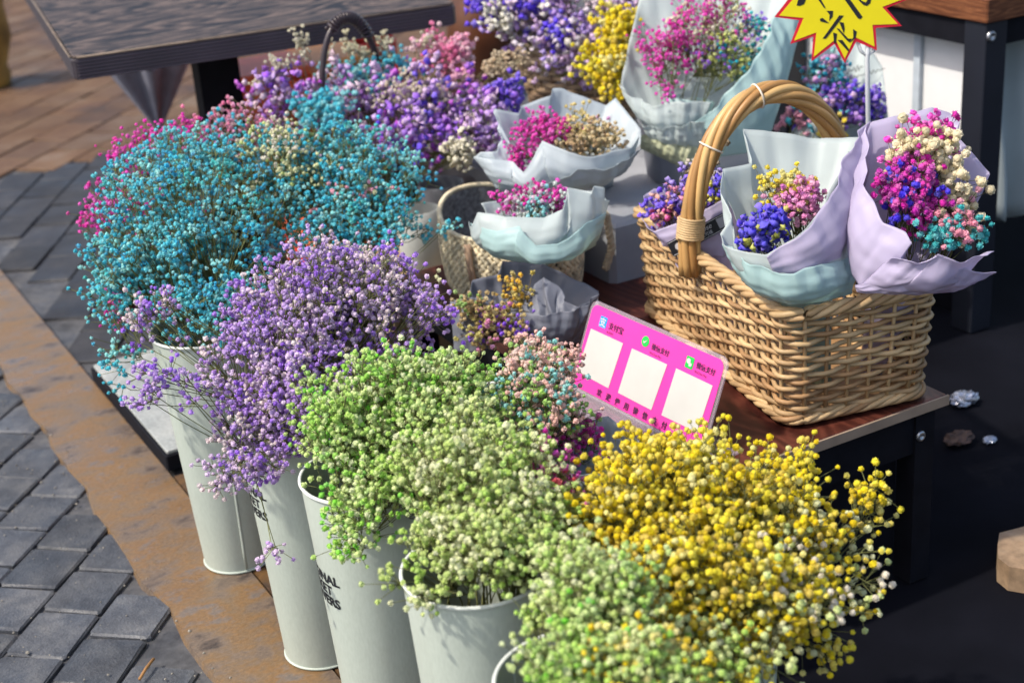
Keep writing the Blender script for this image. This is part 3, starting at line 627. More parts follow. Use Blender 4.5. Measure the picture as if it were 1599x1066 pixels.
c = np.array(sgn(1078, 566)); q = MB(); q.prism(rounded(c[0] - .0085, c[0] + .0085, c[1] - .009, c[1] + .009, .002), so + snn * 0.0012, se, su, 0.0005); q.build('emblem', MATS['green_print'], pf, False)
for dx, dy, r in ((-.002, .002, .0048), (.003, -.0028, .0036)):
    q = MB(); q.prism([(c[0] + dx + r * math.cos(a), c[1] + dy + r * .85 * math.sin(a)) for a in np.linspace(0, 2 * math.pi, 18, endpoint=False)], so + snn * (0.0021 + abs(dx) * .05), se, su, 0.0003); q.build('emblem_mark', m_white, pf, False)
q = MB(); q.prism(rounded(-0.01, SW + 0.03, -0.05, 0.055, 0.01), np.array([*((so)[:2]), ZB + 0.0015]), se, np.array([sn[0], sn[1], 0.0]), 0.003); q.build('acrylic_foot', m_acr, t, False)
q = MB(); q.prism([(-0.004, -0.004), (SW + .004, -0.004), (SW + .004, 0.004), (-0.004, 0.004)], np.array([*so[:2], ZB + 0.0045]), se, np.array([sn[0], sn[1], 0.0]), 0.0055); q.build('slot', m_acr, t, False)

# ================================================================== WRAPPED BOUQUETS
def paper(name, col, trans=0.35, alpha=0.08, rough=0.42): return mat(name, col, rough=rough, var=0.05, scale=5, trans=trans, alpha=alpha, spec=0.35, bump=0.05)
m_mint = paper('mint_tissue', (0.5, 0.68, 0.67), 0.35, 0.1); m_white_t = paper('white_tissue', (0.6, 0.67, 0.66), 0.35, 0.14); m_lilac = paper('lilac_tissue', (0.58, 0.52, 0.69), 0.35, 0.1); m_greyp = paper('pale_grey_tissue', (0.5, 0.56, 0.59), 0.25, 0.04)
m_dgrey = paper('dark_grey_paper', (0.15, 0.16, 0.195), 0.08, 0.0, 0.5); m_olive = paper('olive_paper', (0.5, 0.52, 0.34), 0.2, 0.0); m_greyt = paper('grey_tissue', (0.33, 0.38, 0.4), 0.3, 0.1)
def pline(pts, n, d0):
    P = np.array([CAM + ray(x, y) * (d0 + dd) for x, y, dd in pts]); L = np.concatenate([[0], np.cumsum(np.linalg.norm(np.diff(P, axis=0), axis=1))])
    return np.stack([np.interp(np.linspace(0, L[-1], n), L, P[:, k]) for k in range(3)], -1)
def psheet(parent, d0, edge, bottom, m, bulge=0.012, pleat=0.003, npl=5, seed=0, lip=0.0, nu=96, nv=24, name='wrapping_sheet'):
    """a tissue sheet lofted from its gathered bottom line to its free edge, with bulge, pleats and fine creases"""
    g = np.random.default_rng(seed); E = pline(edge, nu, d0); B = pline(bottom, nu, d0); E0 = E.copy()
    tri = lambda x: np.arcsin(np.sin(x)) * 0.64
    cen = (E.mean(0) + B.mean(0)) / 2; V = []; u = np.linspace(0, 1, nu); ph = g.uniform(0, 6, 8)
    for j in range(nv):
        s = j / (nv - 1); R = B + (E - B) * s; V.append(R)
    V = np.array(V)
    du = np.gradient(V, axis=1); dv = np.gradient(V, axis=0); N = np.cross(du, dv); N /= np.linalg.norm(N, axis=2)[..., None] + 1e-9
    avg = N.mean((0, 1)); sgn_ = 1.0 if np.dot(avg, CAM - cen) > 0 else -1.0
    S = np.linspace(0, 1, nv)[:, None]; Uu = u[None]
    d = bulge * np.sin(math.pi * np.clip(S * 1.02, 0, 1)) * np.sin(math.pi * Uu) ** 0.5
    d = d + pleat * (0.25 + S) * (tri(npl * 4.5 * Uu + ph[0] + 1.5 * S) + 0.45 * tri(npl * 1.63 * 6.28 * Uu + ph[1] - 2 * S) + 0.4 * np.abs(tri(npl * 0.7 * 6.28 * Uu + ph[2] + 4 * S)))
    d = d + 0.0005 * (tri(26 * Uu + 13 * S + ph[3]) + tri(19 * Uu - 17 * S + ph[4]) + tri(9 * Uu + 29 * S + ph[5]))
    if lip: d = d + lip * np.clip(S - 0.7, 0, 1) ** 2 * 10
    V = V + N * (d * sgn_)[..., None]
    f = [(j * nu + i, j * nu + i + 1, (j + 1) * nu + i + 1, (j + 1) * nu + i) for j in range(nv - 1) for i in range(nu - 1)]
    q = MB(); q.add(V.reshape(-1, 3), f); return solid(q.build(name, m, parent), 0.0007)
def bouquet(label, base, px, d0, sheets, fl, m, r=0.05):
    base = np.asarray(base, float); tp = CAM + ray(*px) * d0; t = thing('wrapped_bouquet', label, 'bouquet', base)
    ax = tp - base; w = nrm(ax); a = nrm(np.cross(w, [1.0, 0.2, 0])); b = np.cross(w, a); q = MB(); n = 28; v = []
    for j in range(8):
        s = j / 7 * 0.72
        for i in range(n): c = 2 * math.pi * i / n; rr = (0.016 + (r - 0.016) * (s / .72) ** 1.2) * (1 + 0.06 * math.sin(6 * c) + .03 * math.sin(11 * c)); v.append(base + ax * s + (a * math.cos(c) + b * math.sin(c)) * rr)
    q.add(v, [(j * n + i, j * n + (i + 1) % n, (j + 1) * n + (i + 1) % n, (j + 1) * n + i) for j in range(7) for i in range(n)]); solid(q.build('wrapped_stem', m, t), 0.001)
    for i, k in enumerate(sheets): psheet(t, d0, seed=int(nr.integers(1e6)), **k)
    for k in fl: flowers(t, base + ax * 0.3, k.pop('blobs'), **k)
    return t

# pale mint bouquet in the seagrass bag
d = 2.72
bouquet('small mint tissue bouquet with magenta flowers sitting in the seagrass bag', (1.345, 2.44, 0.345), (842, 350), d, [
    dict(edge=[(750, 318, .04), (790, 312, .09), (838, 288, .1), (852, 312, .1), (882, 292, .1), (930, 300, .07), (948, 312, .04)], bottom=[(790, 395, .05), (900, 395, .05)], m=m_white_t),
    dict(edge=[(732, 345, -.0), (736, 354, -.03), (746, 331, -.03), (790, 338, -.06), (850, 340, -.07), (880, 326, -.07), (884, 293, -.05), (924, 303, -.04), (928, 290, -.02), (943, 293, .0), (944, 312, .0), (952, 313, .01)], bottom=[(752, 385, .01), (772, 400, -.02), (800, 407, -.05), (840, 410, -.06), (890, 405, -.05), (930, 382, -.0)], m=m_white_t, bulge=.02, pleat=.0015),
    dict(edge=[(735, 348, -.01), (775, 362, -.07), (812, 352, -.088), (836, 384, -.095), (870, 381, -.095), (905, 357, -.085), (946, 330, -.01)], bottom=[(755, 388, .0), (772, 401, -.024), (800, 408, -.055), (840, 411, -.065), (890, 406, -.055), (930, 383, -.005)], m=m_mint, bulge=.018, pleat=.0015)],
    [dict(blobs=[(835, 318, d + .02, 60, 18, 26, MG), (850, 325, d, 60, 20, 20, [('dfe9e2', 2), ('8fd0d2', 2), ('f0c6dc', 1)])], rad=0.004, per=8, anchors=6)], m_mint)
# big pale-grey bouquet left of the metal pot
d = 2.97
bouquet('pale grey tissue bouquet with bright pink and straw flowers beside the metal pot', (1.62, 2.56, 0.4525), (880, 235), d, [
    dict(edge=[(771, 171, .02), (810, 177, .04), (815, 165, .06), (860, 150, .08), (863, 138, .09), (878, 138, .1), (947, 166, .11), (961, 152, .1), (1001, 203, .04), (1000, 225, .01)], bottom=[(820, 290, .02), (950, 280, .02)], m=m_greyp, pleat=.002, bulge=-.02),
    dict(edge=[(771, 171, .0), (782, 215, -.03), (776, 236, -.05), (750, 238, -.05), (740, 246, -.04)], bottom=[(830, 296, -.03), (800, 300, -.03), (785, 300, -.02)], m=m_greyp, pleat=.002),
    dict(edge=[(740, 244, -.04), (765, 248, -.06), (800, 252, -.07), (818, 270, -.09), (847, 220, -.1), (885, 236, -.12), (925, 245, -.12), (985, 230, -.09), (1001, 206, -.03)], bottom=[(775, 295, -.04), (815, 300, -.06), (870, 298, -.07), (930, 288, -.06), (975, 262, -.03)], m=m_greyp, bulge=.02, pleat=.002),
    dict(edge=[(846, 290, -.1), (900, 262, -.14), (955, 258, -.14), (999, 230, -.06)], bottom=[(866, 304, -.07), (930, 294, -.07), (978, 268, -.03)], m=m_greyp, pleat=.002, bulge=.012, lip=.006)],
    [dict(blobs=[(858, 210, d, 42, 26, 34, MG), (822, 245, d - .04, 18, 32, 14, MG), (920, 220, d - .01, 55, 22, 44, [('cdb98c', 4), ('b49a72', 2), ('b07aa8', 1), ('e0cfa0', 2)]), (905, 190, d, 18, 20, 5, [('e3d28a', 1)])], rad=0.004, anchors=9)], m_greyp)
# metal pot with the tall mint bouquet
m_pot = mat('brushed_metal_pot', (0.36, 0.37, 0.4), rough=0.35, metal=0.75, var=0.1, scale=40, stretch=(1, 1, 0.05))
pc = np.array([1.755, 2.5, 0.451]); t = thing('metal_pot', 'grey metal pot under the tall mint bouquet', 'pot', pc)
q = MB(); q.lathe([(0, 0.004), (0.052, 0.0), (0.062, 0.012), (0.074, 0.12), (0.076, 0.12), (0.078, 0.126), (0.072, 0.126), (0.058, 0.015), (0, 0.012)], 48, pc); q.build('wall', m_pot, t, autos=40)
d = dep(onb(1098, 90, 2.5))
bouquet('tall mint and white tissue bouquet with magenta and lime flowers in the metal pot', pc + np.array([0, 0, 0.02]), (1085, 110), d, [
    dict(edge=[(970, 132, .02), (982, 65, .06), (1000, -5, .09), (1030, -60, .11), (1100, -80, .13), (1170, -70, .13), (1215, -35, .1), (1247, 5, .05)], bottom=[(1030, 225, .02), (1130, 235, .02)], m=m_white_t, bulge=-.02),
    dict(edge=[(966, 132, .01), (985, 150, -.03), (1020, 165, -.06), (1060, 158, -.08), (1110, 160, -.08)], bottom=[(1000, 185, -.0), (1040, 215, -.03), (1090, 220, -.03)], m=m_white_t, bulge=.015),
    dict(edge=[(1085, 190, -.07), (1120, 165, -.085), (1150, 128, -.085), (1188, 82, -.07), (1206, 30, -.03), (1235, 0, .0), (1249, 2, .03)], bottom=[(1075, 235, -.03), (1120, 245, -.03), (1165, 240, -.03), (1205, 205, -.02), (1228, 130, -.01), (1246, 60, .01)], m=m_mint, pleat=.004, bulge=.02),
    dict(edge=[(1003, 192, -.04), (1030, 196, -.07), (1062, 193, -.08), (1100, 183, -.085)], bottom=[(1008, 214, -.03), (1050, 232, -.04), (1100, 235, -.04)], m=m_white_t, pleat=.004, lip=.01),
    dict(edge=[(1002, 210, -.03), (1050, 216, -.055), (1090, 232, -.055)], bottom=[(1000, 232, -.02), (1040, 250, -.03), (1078, 268, -.03)], m=m_olive)],
    [dict(blobs=[(1050, 75, d, 50, 42, 50, MG), (1110, 35, d, 55, 40, 50, MG + CR), (1125, 95, d - .01, 50, 32, 40, [('c8cf7c', 4), ('b9c060', 2), ('1f9aa8', 2), ('7a4ca8', 2)]), (1165, 50, d, 25, 40, 18, [('3fb6b8', 3), ('d94fae', 2), ('8a6ac0', 2)]), (1035, 140, d - .05, 30, 20, 5, MG)], rad=0.004, per=8, anchors=12)], m_mint)
# dark grey bouquet on the low table
d = 2.66
bouquet('dark grey paper bouquet with dried yellow and purple flowers behind the posy', (1.25, 2.14, ZB + 0.003), (812, 495), d, [
    dict(edge=[(728, 466, .0), (740, 436, .03), (775, 430, .06), (786, 406, .08), (826, 409, .09), (872, 422, .08), (936, 456, .03), (930, 482, .0)], bottom=[(770, 535, .02), (870, 535, .02)], m=m_dgrey, pleat=.004, bulge=-.01),
    dict(edge=[(703, 470, -.02), (725, 466, -.03), (756, 463, -.03), (798, 458, -.01)], bottom=[(709, 548, -.03), (730, 552, -.04), (760, 545, -.05), (795, 520, -.03)], m=m_dgrey, pleat=.002),
    dict(edge=[(822, 480, -.05), (834, 445, -.03), (850, 434, -.02), (872, 446, -.04), (880, 470, -.06), (900, 478, -.06), (936, 458, -.02)], bottom=[(838, 520, -.07), (870, 530, -.06), (905, 528, -.04)], m=m_dgrey, pleat=.007, npl=3),
    dict(edge=[(810, 487, -.07), (845, 492, -.09), (895, 484, -.075), (934, 462, -.02)], bottom=[(830, 538, -.06), (868, 541, -.06), (904, 535, -.035)], m=m_dgrey, pleat=.002)],
    [dict(blobs=[(775, 508, d - .07, 48, 26, 40, [('b9a66a', 4), ('7d4ec0', 3), ('c8c070', 2), ('d08ab0', 2), ('8a7a52', 3)]), (812, 460, d - .03, 20, 18, 10, [('d8b23c', 3), ('b8a850', 2)]), (745, 485, d - .06, 32, 20, 10, [('b9a272', 3), ('8fae5a', 1)])], rad=0.0042, anchors=7, stemcol=(0.2, 0.14, 0.06))], m_dgrey)
# grey tissue bouquet in front of the sign
d = 2.12
bouquet('grey tissue bouquet with a few magenta flowers between the posy and the yellow bunch', (0.985, 1.70, 0.31), (910, 725), d, [
    dict(edge=[(845, 690, .0), (870, 655, .04), (905, 660, .06), (950, 650, .06), (1000, 690, .03), (995, 730, .0)], bottom=[(880, 770, .02), (950, 765, .02)], m=m_greyt, bulge=-.01),
    dict(edge=[(845, 690, -.0), (868, 735, -.05), (905, 742, -.07), (960, 730, -.06), (997, 700, .0)], bottom=[(878, 775, -.01), (910, 785, -.03), (952, 770, -.01)], m=m_greyt)],
    [dict(blobs=[(905, 692, d, 40, 26, 12, MG + [('8c1668', 3)])], rad=0.0042, anchors=4)], m_greyt)
# bouquets in the wicker basket
d = 2.58
bouquet('small lavender bouquet with black label behind the basket handle', (1.505, 1.985, ZB + 0.012), (1075, 340), d, [
    dict(edge=[(1005, 306, .0), (1020, 295, .03), (1060, 300, .05), (1100, 268, .06), (1140, 265, .06), (1146, 300, .03)], bottom=[(1035, 385, .01), (1120, 385, .01)], m=m_lilac, pleat=.0015),
    dict(edge=[(1000, 340, .0), (1020, 362, -.045), (1075, 341, -.06), (1110, 322, -.06), (1138, 306, -.05), (1148, 300, .0)], bottom=[(1045, 385, -.02), (1080, 398, -.045), (1130, 402, -.045), (1150, 385, -.01)], m=m_lilac, pleat=.001, bulge=.006)],
    [dict(blobs=[(1035, 338, d, 26, 14, 16, [('5a3cc0', 3), ('d0609c', 2), ('efa79a', 2)]), (1075, 312, d, 32, 18, 22, [('7a5ac8', 3), ('e08aa8', 2), ('8e7cc0', 2)]), (1100, 285, d + .02, 30, 22, 14, [('6a5a40', 2), ('8a7cb8', 2), ('b8b0a0', 1)]), (1120, 312, d - .02, 18, 10, 10, [('4a38b8', 3), ('c8c040', 1)])], rad=0.0058, shape='floret', anchors=6)], m_lilac)
lo = CAM + ray(1062, 396) * (d - .075); lx = CAM + ray(1146, 351) * (d - .065); le = nrm(lx - lo); lt = CAM + ray(1096, 352) * (d - .072); lu = lt - (lo + lx) / 2; lu = nrm(lu - le * np.dot(lu, le)); lnn = np.cross(le, lu)
t = thing('label_card', 'black label card printed in white on the lavender bouquet', 'label', lo)
LL = float(np.linalg.norm(lx - lo)); q = MB(); q.prism([(-.012, 0), (LL, 0), (LL, .026), (-.012, .026)], lo, le, lu, 0.0008); cd_ = q.build('card', mat('black_card', (0.012, 0.013, 0.017), rough=0.4), t, False)
m_silver = mat('silver_print', (0.55, 0.55, 0.57), rough=0.4)
for yy in (.0016, .0236): q = MB(); q.prism([(-.011, yy), (LL - .002, yy), (LL - .002, yy + .0008), (-.011, yy + .0008)], lo + lnn * .001, le, lu, 0.0003); q.build('printed_line', m_silver, cd_, False)
put_text('Rose', 0.012, lo + le * (LL * .42) + lu * .0135 + lnn * 0.0014, le, lu, lnn, cd_, m_silver, shear=0.3)
put_text('成可维', 0.0075, lo + le * (LL * .42) + lu * .005 + lnn * 0.0014, le, lu, lnn, cd_, m_silver)
q = MB(); q.prism([(LL - .024, .005), (LL - .006, .005), (LL - .006, .022), (LL - .024, .022)], lo + lnn * .001, le, lu, 0.0003); q.build('grey_panel', mat('grey_print', (0.3, 0.3, 0.33), rough=0.5), cd_, False)
q = MB(); q.prism([(0.003 + .006 * math.cos(a), .012 + .006 * math.sin(a)) for a in np.linspace(0, 2 * math.pi, 20, endpoint=False)], lo + lnn * .001, le, lu, 0.0003); q.build('round_mark', m_silver, cd_, False)
d = 2.31
bouquet('mint and lilac tissue bouquet with yellow, pink and blue flowers in the wicker basket', (1.49, 1.735, ZB + 0.012), (1235, 360), d, [
    dict(edge=[(1128, 300, .02), (1130, 263, .04), (1172, 256, .07), (1162, 200, .1), (1205, 207, .11), (1280, 216, .11), (1345, 216, .09), (1352, 255, .06)], bottom=[(1185, 420, .03), (1290, 420, .03)], m=m_white_t, bulge=-.015, pleat=.002),
    dict(edge=[(1130, 263, .02), (1127, 300, -.01), (1142, 340, -.03), (1124, 366, -.03), (1130, 380, -.05), (1165, 394, -.075), (1196, 398, -.085), (1240, 372, -.095), (1285, 325, -.08), (1312, 262, -.04), (1328, 236, .01)], bottom=[(1150, 425, .0), (1165, 445, -.02), (1200, 468, -.045), (1240, 476, -.055), (1290, 470, -.05), (1330, 450, -.01), (1338, 400, .02)], m=m_white_t, bulge=.012, pleat=.002),
    dict(edge=[(1196, 400, -.092), (1250, 367, -.102), (1295, 312, -.09), (1322, 240, -.04), (1352, 192, .02)], bottom=[(1215, 440, -.07), (1260, 440, -.075), (1310, 410, -.05), (1338, 350, .0), (1358, 250, .04)], m=m_lilac, pleat=.003, bulge=.015),
    dict(edge=[(1128, 380, -.03), (1175, 412, -.085), (1220, 428, -.1), (1270, 416, -.1), (1338, 400, -.03)], bottom=[(1160, 438, -.01), (1190, 463, -.04), (1238, 477, -.06), (1290, 470, -.055), (1331, 458, -.01)], m=m_mint, pleat=.0025, bulge=.015)],
    [dict(blobs=[(1225, 315, d, 42, 32, 24, [('e4d23c', 4), ('d8cf7a', 2)]), (1250, 325, d - .01, 32, 32, 30, [('d88ab8', 3), ('c06ab0', 2), ('e8a8c0', 2)])], rad=0.0046, anchors=7, singles=60),
     dict(blobs=[(1195, 368, d - .05, 30, 20, 24, [('3a2cb8', 4), ('5a40c8', 2), ('c8c850', 1)])], rad=0.0075, shape='floret', anchors=4, name='statice')], m_mint)
d = 2.27
bouquet('lilac tissue bouquet with cream and magenta flowers leaning over the basket end', (1.56, 1.70, ZB + 0.012), (1425, 350), d, [
    dict(edge=[(1332, 340, .02), (1338, 250, .05), (1360, 190, .09), (1420, 178, .1), (1455, 167, .1), (1482, 175, .1), (1500, 190, .09), (1494, 212, .08), (1546, 270, .04), (1520, 335, .01)], bottom=[(1365, 435, .02), (1460, 435, .02)], m=m_lilac, bulge=-.015, pleat=.002),
    dict(edge=[(1362, 190, .06), (1350, 245, .0), (1358, 300, -.05), (1378, 348, -.08), (1415, 362, -.1), (1428, 380, -.105), (1418, 398, -.1)], bottom=[(1334, 260, .05), (1328, 340, .02), (1326, 400, -.01), (1330, 430, -.02), (1342, 448, -.04), (1370, 452, -.05), (1395, 450, -.06)], m=m_lilac, pleat=.004, npl=3, bulge=.015),
    dict(edge=[(1395, 398, -.1), (1430, 402, -.115), (1462, 388, -.12), (1492, 398, -.12), (1520, 395, -.1), (1543, 384, -.06)], bottom=[(1340, 450, -.04), (1400, 457, -.065), (1450, 455, -.065), (1490, 440, -.04)], m=m_lilac, pleat=.0025, npl=2, lip=.012, bulge=.02),
    dict(edge=[(1335, 445, -.045), (1420, 426, -.1), (1500, 420, -.11), (1557, 426, -.08)], bottom=[(1338, 456, -.035), (1420, 460, -.055), (1488, 456, -.055)], m=m_lilac, pleat=.0012)],
    [dict(blobs=[(1440, 255, d, 60, 38, 40, [('ece0bc', 5), ('e0cfa0', 2)]), (1490, 325, d, 40, 48, 24, [('ece0bc', 3), ('3aa8a8', 2), ('e8a8b8', 3)])], rad=0.0068, per=5, csize=.022, shape='ball', anchors=8, singles=200, tipcol=0.1),
     dict(blobs=[(1425, 305, d - .01, 45, 55, 70, [('b0188a', 4), ('8a1478', 3), ('d040a8', 2), ('3424a0', 2)]), (1455, 222, d + .02, 40, 18, 14, MG), (1490, 370, d - .03, 40, 20, 18, [('2f9fa0', 3), ('d88a9c', 2)])], rad=0.0055, anchors=8, name='dark_blossoms')], m_lilac)
# white bouquet behind the handle
d = dep(onb(1295, 165, 2.42))
t9 = bouquet('white printed tissue bouquet with purple and turquoise statice behind the basket handle', (1.96, 2.42, 0.4525), (1295, 200), d, [
    dict(edge=[(1264, 215, .02), (1263, 95, .05), (1290, 50, .09), (1340, 45, .09), (1378, 105, .06), (1388, 190, .01)], bottom=[(1265, 265, .02), (1340, 265, .02)], m=m_white_t, pleat=.002, bulge=-.01),
    dict(edge=[(1250, 215, .0), (1265, 222, -.05), (1310, 225, -.06), (1388, 200, .0)], bottom=[(1265, 270, .0), (1300, 275, -.02), (1340, 270, .0)], m=m_white_t, pleat=.002)],
    [dict(blobs=[(1290, 130, d, 34, 40, 34, [('2aa6ba', 4), ('8fd4d0', 1), ('d9a8d8', 2)]), (1290, 180, d - .02, 52, 30, 55, [('7a4cc0', 3), ('5a38c0', 3), ('b07cd0', 3), ('2f9fae', 2), ('d8b0d8', 2)]), (1350, 165, d, 20, 26, 18, [('5230c0', 3), ('8a68d0', 2)]), (1295, 208, d - .05, 20, 6, 6, [('e0c81e', 1)]), (1245, 195, d - .03, 14, 14, 6, [('e89ab0', 1)])], rad=0.007, shape='floret', anchors=9)], m_white_t)
q = MB()
for (x0, y0, amp, n_, ln) in ((1322, 112, 5, 5, 26), (1330, 122, 3, 8, 52)):
    pts = [CAM + ray(x0 + ln * s_, y0 - ln * s_ * .28 + amp * math.sin(s_ * n_ * 6.28) * math.cos(s_ * 5)) * (d + .045) for s_ in np.linspace(0, 1, 60)]; q.tube(pts, 0.0007, 4)
q.build('printed_script', m_ink, t9)

# ================================================================== GREY CLOTH BOX, METAL POT SUPPORT
m_cloth = mat('grey_cloth', (0.3, 0.31, 0.34), rough=0.85, var=0.15, scale=9, bump=0.2)
t = thing('display_box', 'grey cloth covered box behind the wicker basket carrying the tall bouquets', 'box', (1.9, 2.75, 0))
q = MB(); q.box(1.63 - .15, 2.08, 2.335, 3.25, 0.0, 0.45, 0.012); q.build('body', m_cloth, t, False)

# ================================================================== SEAGRASS BAG
m_sea = [mat('seagrass_pale', (0.72, 0.62, 0.42), rough=0.75, var=0.3, scale=60, bump=0.2), mat('seagrass_grey', (0.5, 0.44, 0.31), rough=0.75, var=0.3, scale=60, bump=0.2)]
bc = np.array([1.335, 2.47, ZB + 0.001]); t = thing('seagrass_bag', 'woven seagrass bag with rope handles holding the small mint bouquet', 'bag', bc)
AX, AY, BHt = 0.115, 0.165, 0.14
def bag_pt(a, s):
    rr = 0.97 + 0.08 * math.sin(min(1, s * 1.1) * math.pi * 0.75); dip = 0.03 * math.cos(2 * a) * s
    return np.array([bc[0] + AX * rr * math.cos(a) * (abs(math.cos(a)) ** -0.12 if abs(math.cos(a)) > .05 else 1), bc[1] + AY * rr * math.sin(a), bc[2] + BHt * s - dip * 0.5])
na = 72; q = MB(); v = []; f = []; NS = 10
for j in range(NS):
    for i in range(na): p = bag_pt(2 * math.pi * i / na, j / (NS - 1)); c0 = bc + np.array([0, 0, p[2] - bc[2]]); v.append(c0 + (p - c0) * 0.965)
f = [(j * na + i, j * na + (i + 1) % na, (j + 1) * na + (i + 1) % na, (j + 1) * na + i) for j in range(NS - 1) for i in range(na)]
v.append(bc + np.array([0, 0, .002])); f += [(len(v) - 1, (i + 1) % na, i) for i in range(na)]
q.add(v, f); q.build('lining', mat('bag_inside', (0.17, 0.17, 0.18), rough=0.9, var=0.5, scale=120, bump=0.4), t)
iv, if_ = ico(1)
for mi in (0, 1):
    q = MB(); V_ = []; 
    rows_, cols_ = 17, 60
    for j in range(rows_):
        for i in range(cols_):
            if rnd.random() < (0.3 if mi == 0 else 0.7): pass
            rs = random.Random(j * 1000 + i).random() < 0.62
            if rs != (mi == 0): continue
            a = 2 * math.pi * (i + 0.5 * (j % 2)) / cols_; s = (j + 0.5) / rows_; p = bag_pt(a, s); ta = nrm(bag_pt(a + .05, s) - p); up_ = nrm(bag_pt(a, s + .05) - p); no_ = np.cross(ta, up_)
            sg = 1 if j % 2 else -1; d1 = nrm(ta * 0.75 + up_ * 0.65 * sg); d2 = np.cross(no_, d1)
            q.add(p + iv[:, :1] * d1 * 0.0098 + iv[:, 1:2] * d2 * 0.0052 + iv[:, 2:] * no_ * 0.0045, if_)
    o = q.build('weave', m_sea[mi], t); o['kind'] = 'stuff'
q = MB(); q.tube([bag_pt(a, 1.0) + np.array([0, 0, 0.003]) for a in np.linspace(0, 2 * math.pi, 72, endpoint=False)], 0.005, 8, True); q.build('rim', m_sea[0], t)
m_rope = [mat('rope', (0.58, 0.48, 0.33), rough=0.85, var=0.2, scale=80, bump=0.3), mat('rope_dark', (0.4, 0.27, 0.18), rough=0.85, var=0.2, scale=80)]
def rope(pts, R, parent, m, name='rope_handle', turns=10):
    P = np.asarray(pts, float); u = np.linspace(0, 1, len(P)); T = np.gradient(P, axis=0); T /= np.linalg.norm(T, axis=1)[:, None]; A1 = np.cross(T, [0.31, 0.2, 0.93]); A1 /= np.linalg.norm(A1, axis=1)[:, None]; B1 = np.cross(T, A1); q = MB()
    for k in range(3): a = u * turns * 2 * math.pi + k * 2.094; q.tube(P + (np.cos(a) * R * .55)[:, None] * A1 + (np.sin(a) * R * .55)[:, None] * B1, R * .56, 6)
    q.build(name, m, parent)
pb = bag_pt(math.pi, 0.98)
q0 = onb(745, 372, pb[1] - .03); rope([bag_pt(math.radians(200), .95) + np.array([-.012, -.0, 0]), bag_pt(math.radians(203), .9) + np.array([-.016, 0, 0]), bag_pt(math.radians(205), .6) + np.array([-.016, 0, 0]), bag_pt(math.radians(206), .2) + np.array([-.014, 0, 0])], 0.007, t, m_rope[1], turns=6)
hp = [bag_pt(math.radians(287), .9) + np.array([.004, -.01, 0]), bag_pt(math.radians(290), 1.04) + np.array([.02, -.02, .015]), bag_pt(math.radians(300), 1.0) + np.array([.055, -.02, 0.01]), bag_pt(math.radians(302), .6) + np.array([.06, -.018, 0]), bag_pt(math.radians(303), .3) + np.array([.05, -.012, 0])]
hp = np.array(hp); tt = np.linspace(0, 4, 40); rope(np.stack([np.interp(tt, range(5), hp[:, k]) for k in range(3)], -1), 0.008, t, m_rope[0], turns=9)
q = MB(); o_ = bag_pt(math.radians(262), .88); q.prism([(-.012, -.02), (.012, -.02), (.012, .02), (-.012, .02)], o_ + np.array([0, -.008, 0]), (1, 0, 0), (0, 0, 1), -.003); q.build('leather_tab', mat('tan_leather', (0.35, 0.12, 0.045), rough=0.6), t, False)

# ================================================================== BACK ROW: boxes, jars, statice basket, rear basket
m_card = mat('cardboard', (0.42, 0.29, 0.17), rough=0.8, var=0.1, scale=12)
cb = onz(640, 412, 0.29); t = thing('cardboard_box', 'tan cardboard box under the frosted white jar', 'box', (cb[0], cb[1], 0.0))
q = MB(); q.box(1.175, 1.46, 2.71, 2.97, 0.0, 0.27, 0.003); q.build('box_body', m_card, t, False)
q = MB(); q.box(1.172, 1.463, 2.707, 2.973, 0.255, 0.274, 0.002); q.build('lid', m_card, t, False)
m_frost = mat('frosted_plastic', (0.72, 0.74, 0.72), rough=0.35, var=0.04, trans=0.4, alpha=0.05)
jc = np.array([1.30, 2.80, 0.2745]); t = thing('frosted_jar', 'frosted white plastic jar standing on the cardboard box', 'jar', jc)
q = MB(); q.lathe([(0, 0.002), (0.038, 0.0), (0.046, 0.012), (0.052, 0.1), (0.048, 0.125), (0.043, 0.135), (0.041, 0.135), (0.046, 0.12), (0.048, 0.1), (0.042, 0.014), (0, 0.008)], 40, jc); q.build('body', m_frost, t, autos=50)
jc = np.array([1.40, 2.89, 0.2745]); t = thing('frosted_cup', 'grey translucent cup beside the frosted jar below the statice', 'cup', jc)
q = MB(); q.lathe([(0, 0.002), (0.04, 0.0), (0.045, 0.01), (0.05, 0.15), (0.047, 0.15), (0.041, 0.012), (0, 0.008)], 40, jc); q.build('body', mat('grey_plastic', (0.36, 0.37, 0.4), rough=0.35, var=0.05, trans=0.25), t, autos=50)
m_red = mat('red_plastic', (0.55, 0.035, 0.03), rough=0.4, var=0.1); m_orange = mat('orange_plastic', (0.75, 0.13, 0.05), rough=0.45, var=0.1)
t = thing('red_crate', 'red plastic crate with orange lining behind the seagrass bag', 'crate', (1.45, 3.15, 0))
q = MB(); q.box(1.15, 1.475, 3.0, 3.24, 0.0, 0.30, 0.006); q.build('body', m_red, t, False)
q = MB(); q.box(1.142, 1.477, 2.992, 3.248, 0.285, 0.312, 0.006); q.build('rim', m_orange, t, False)
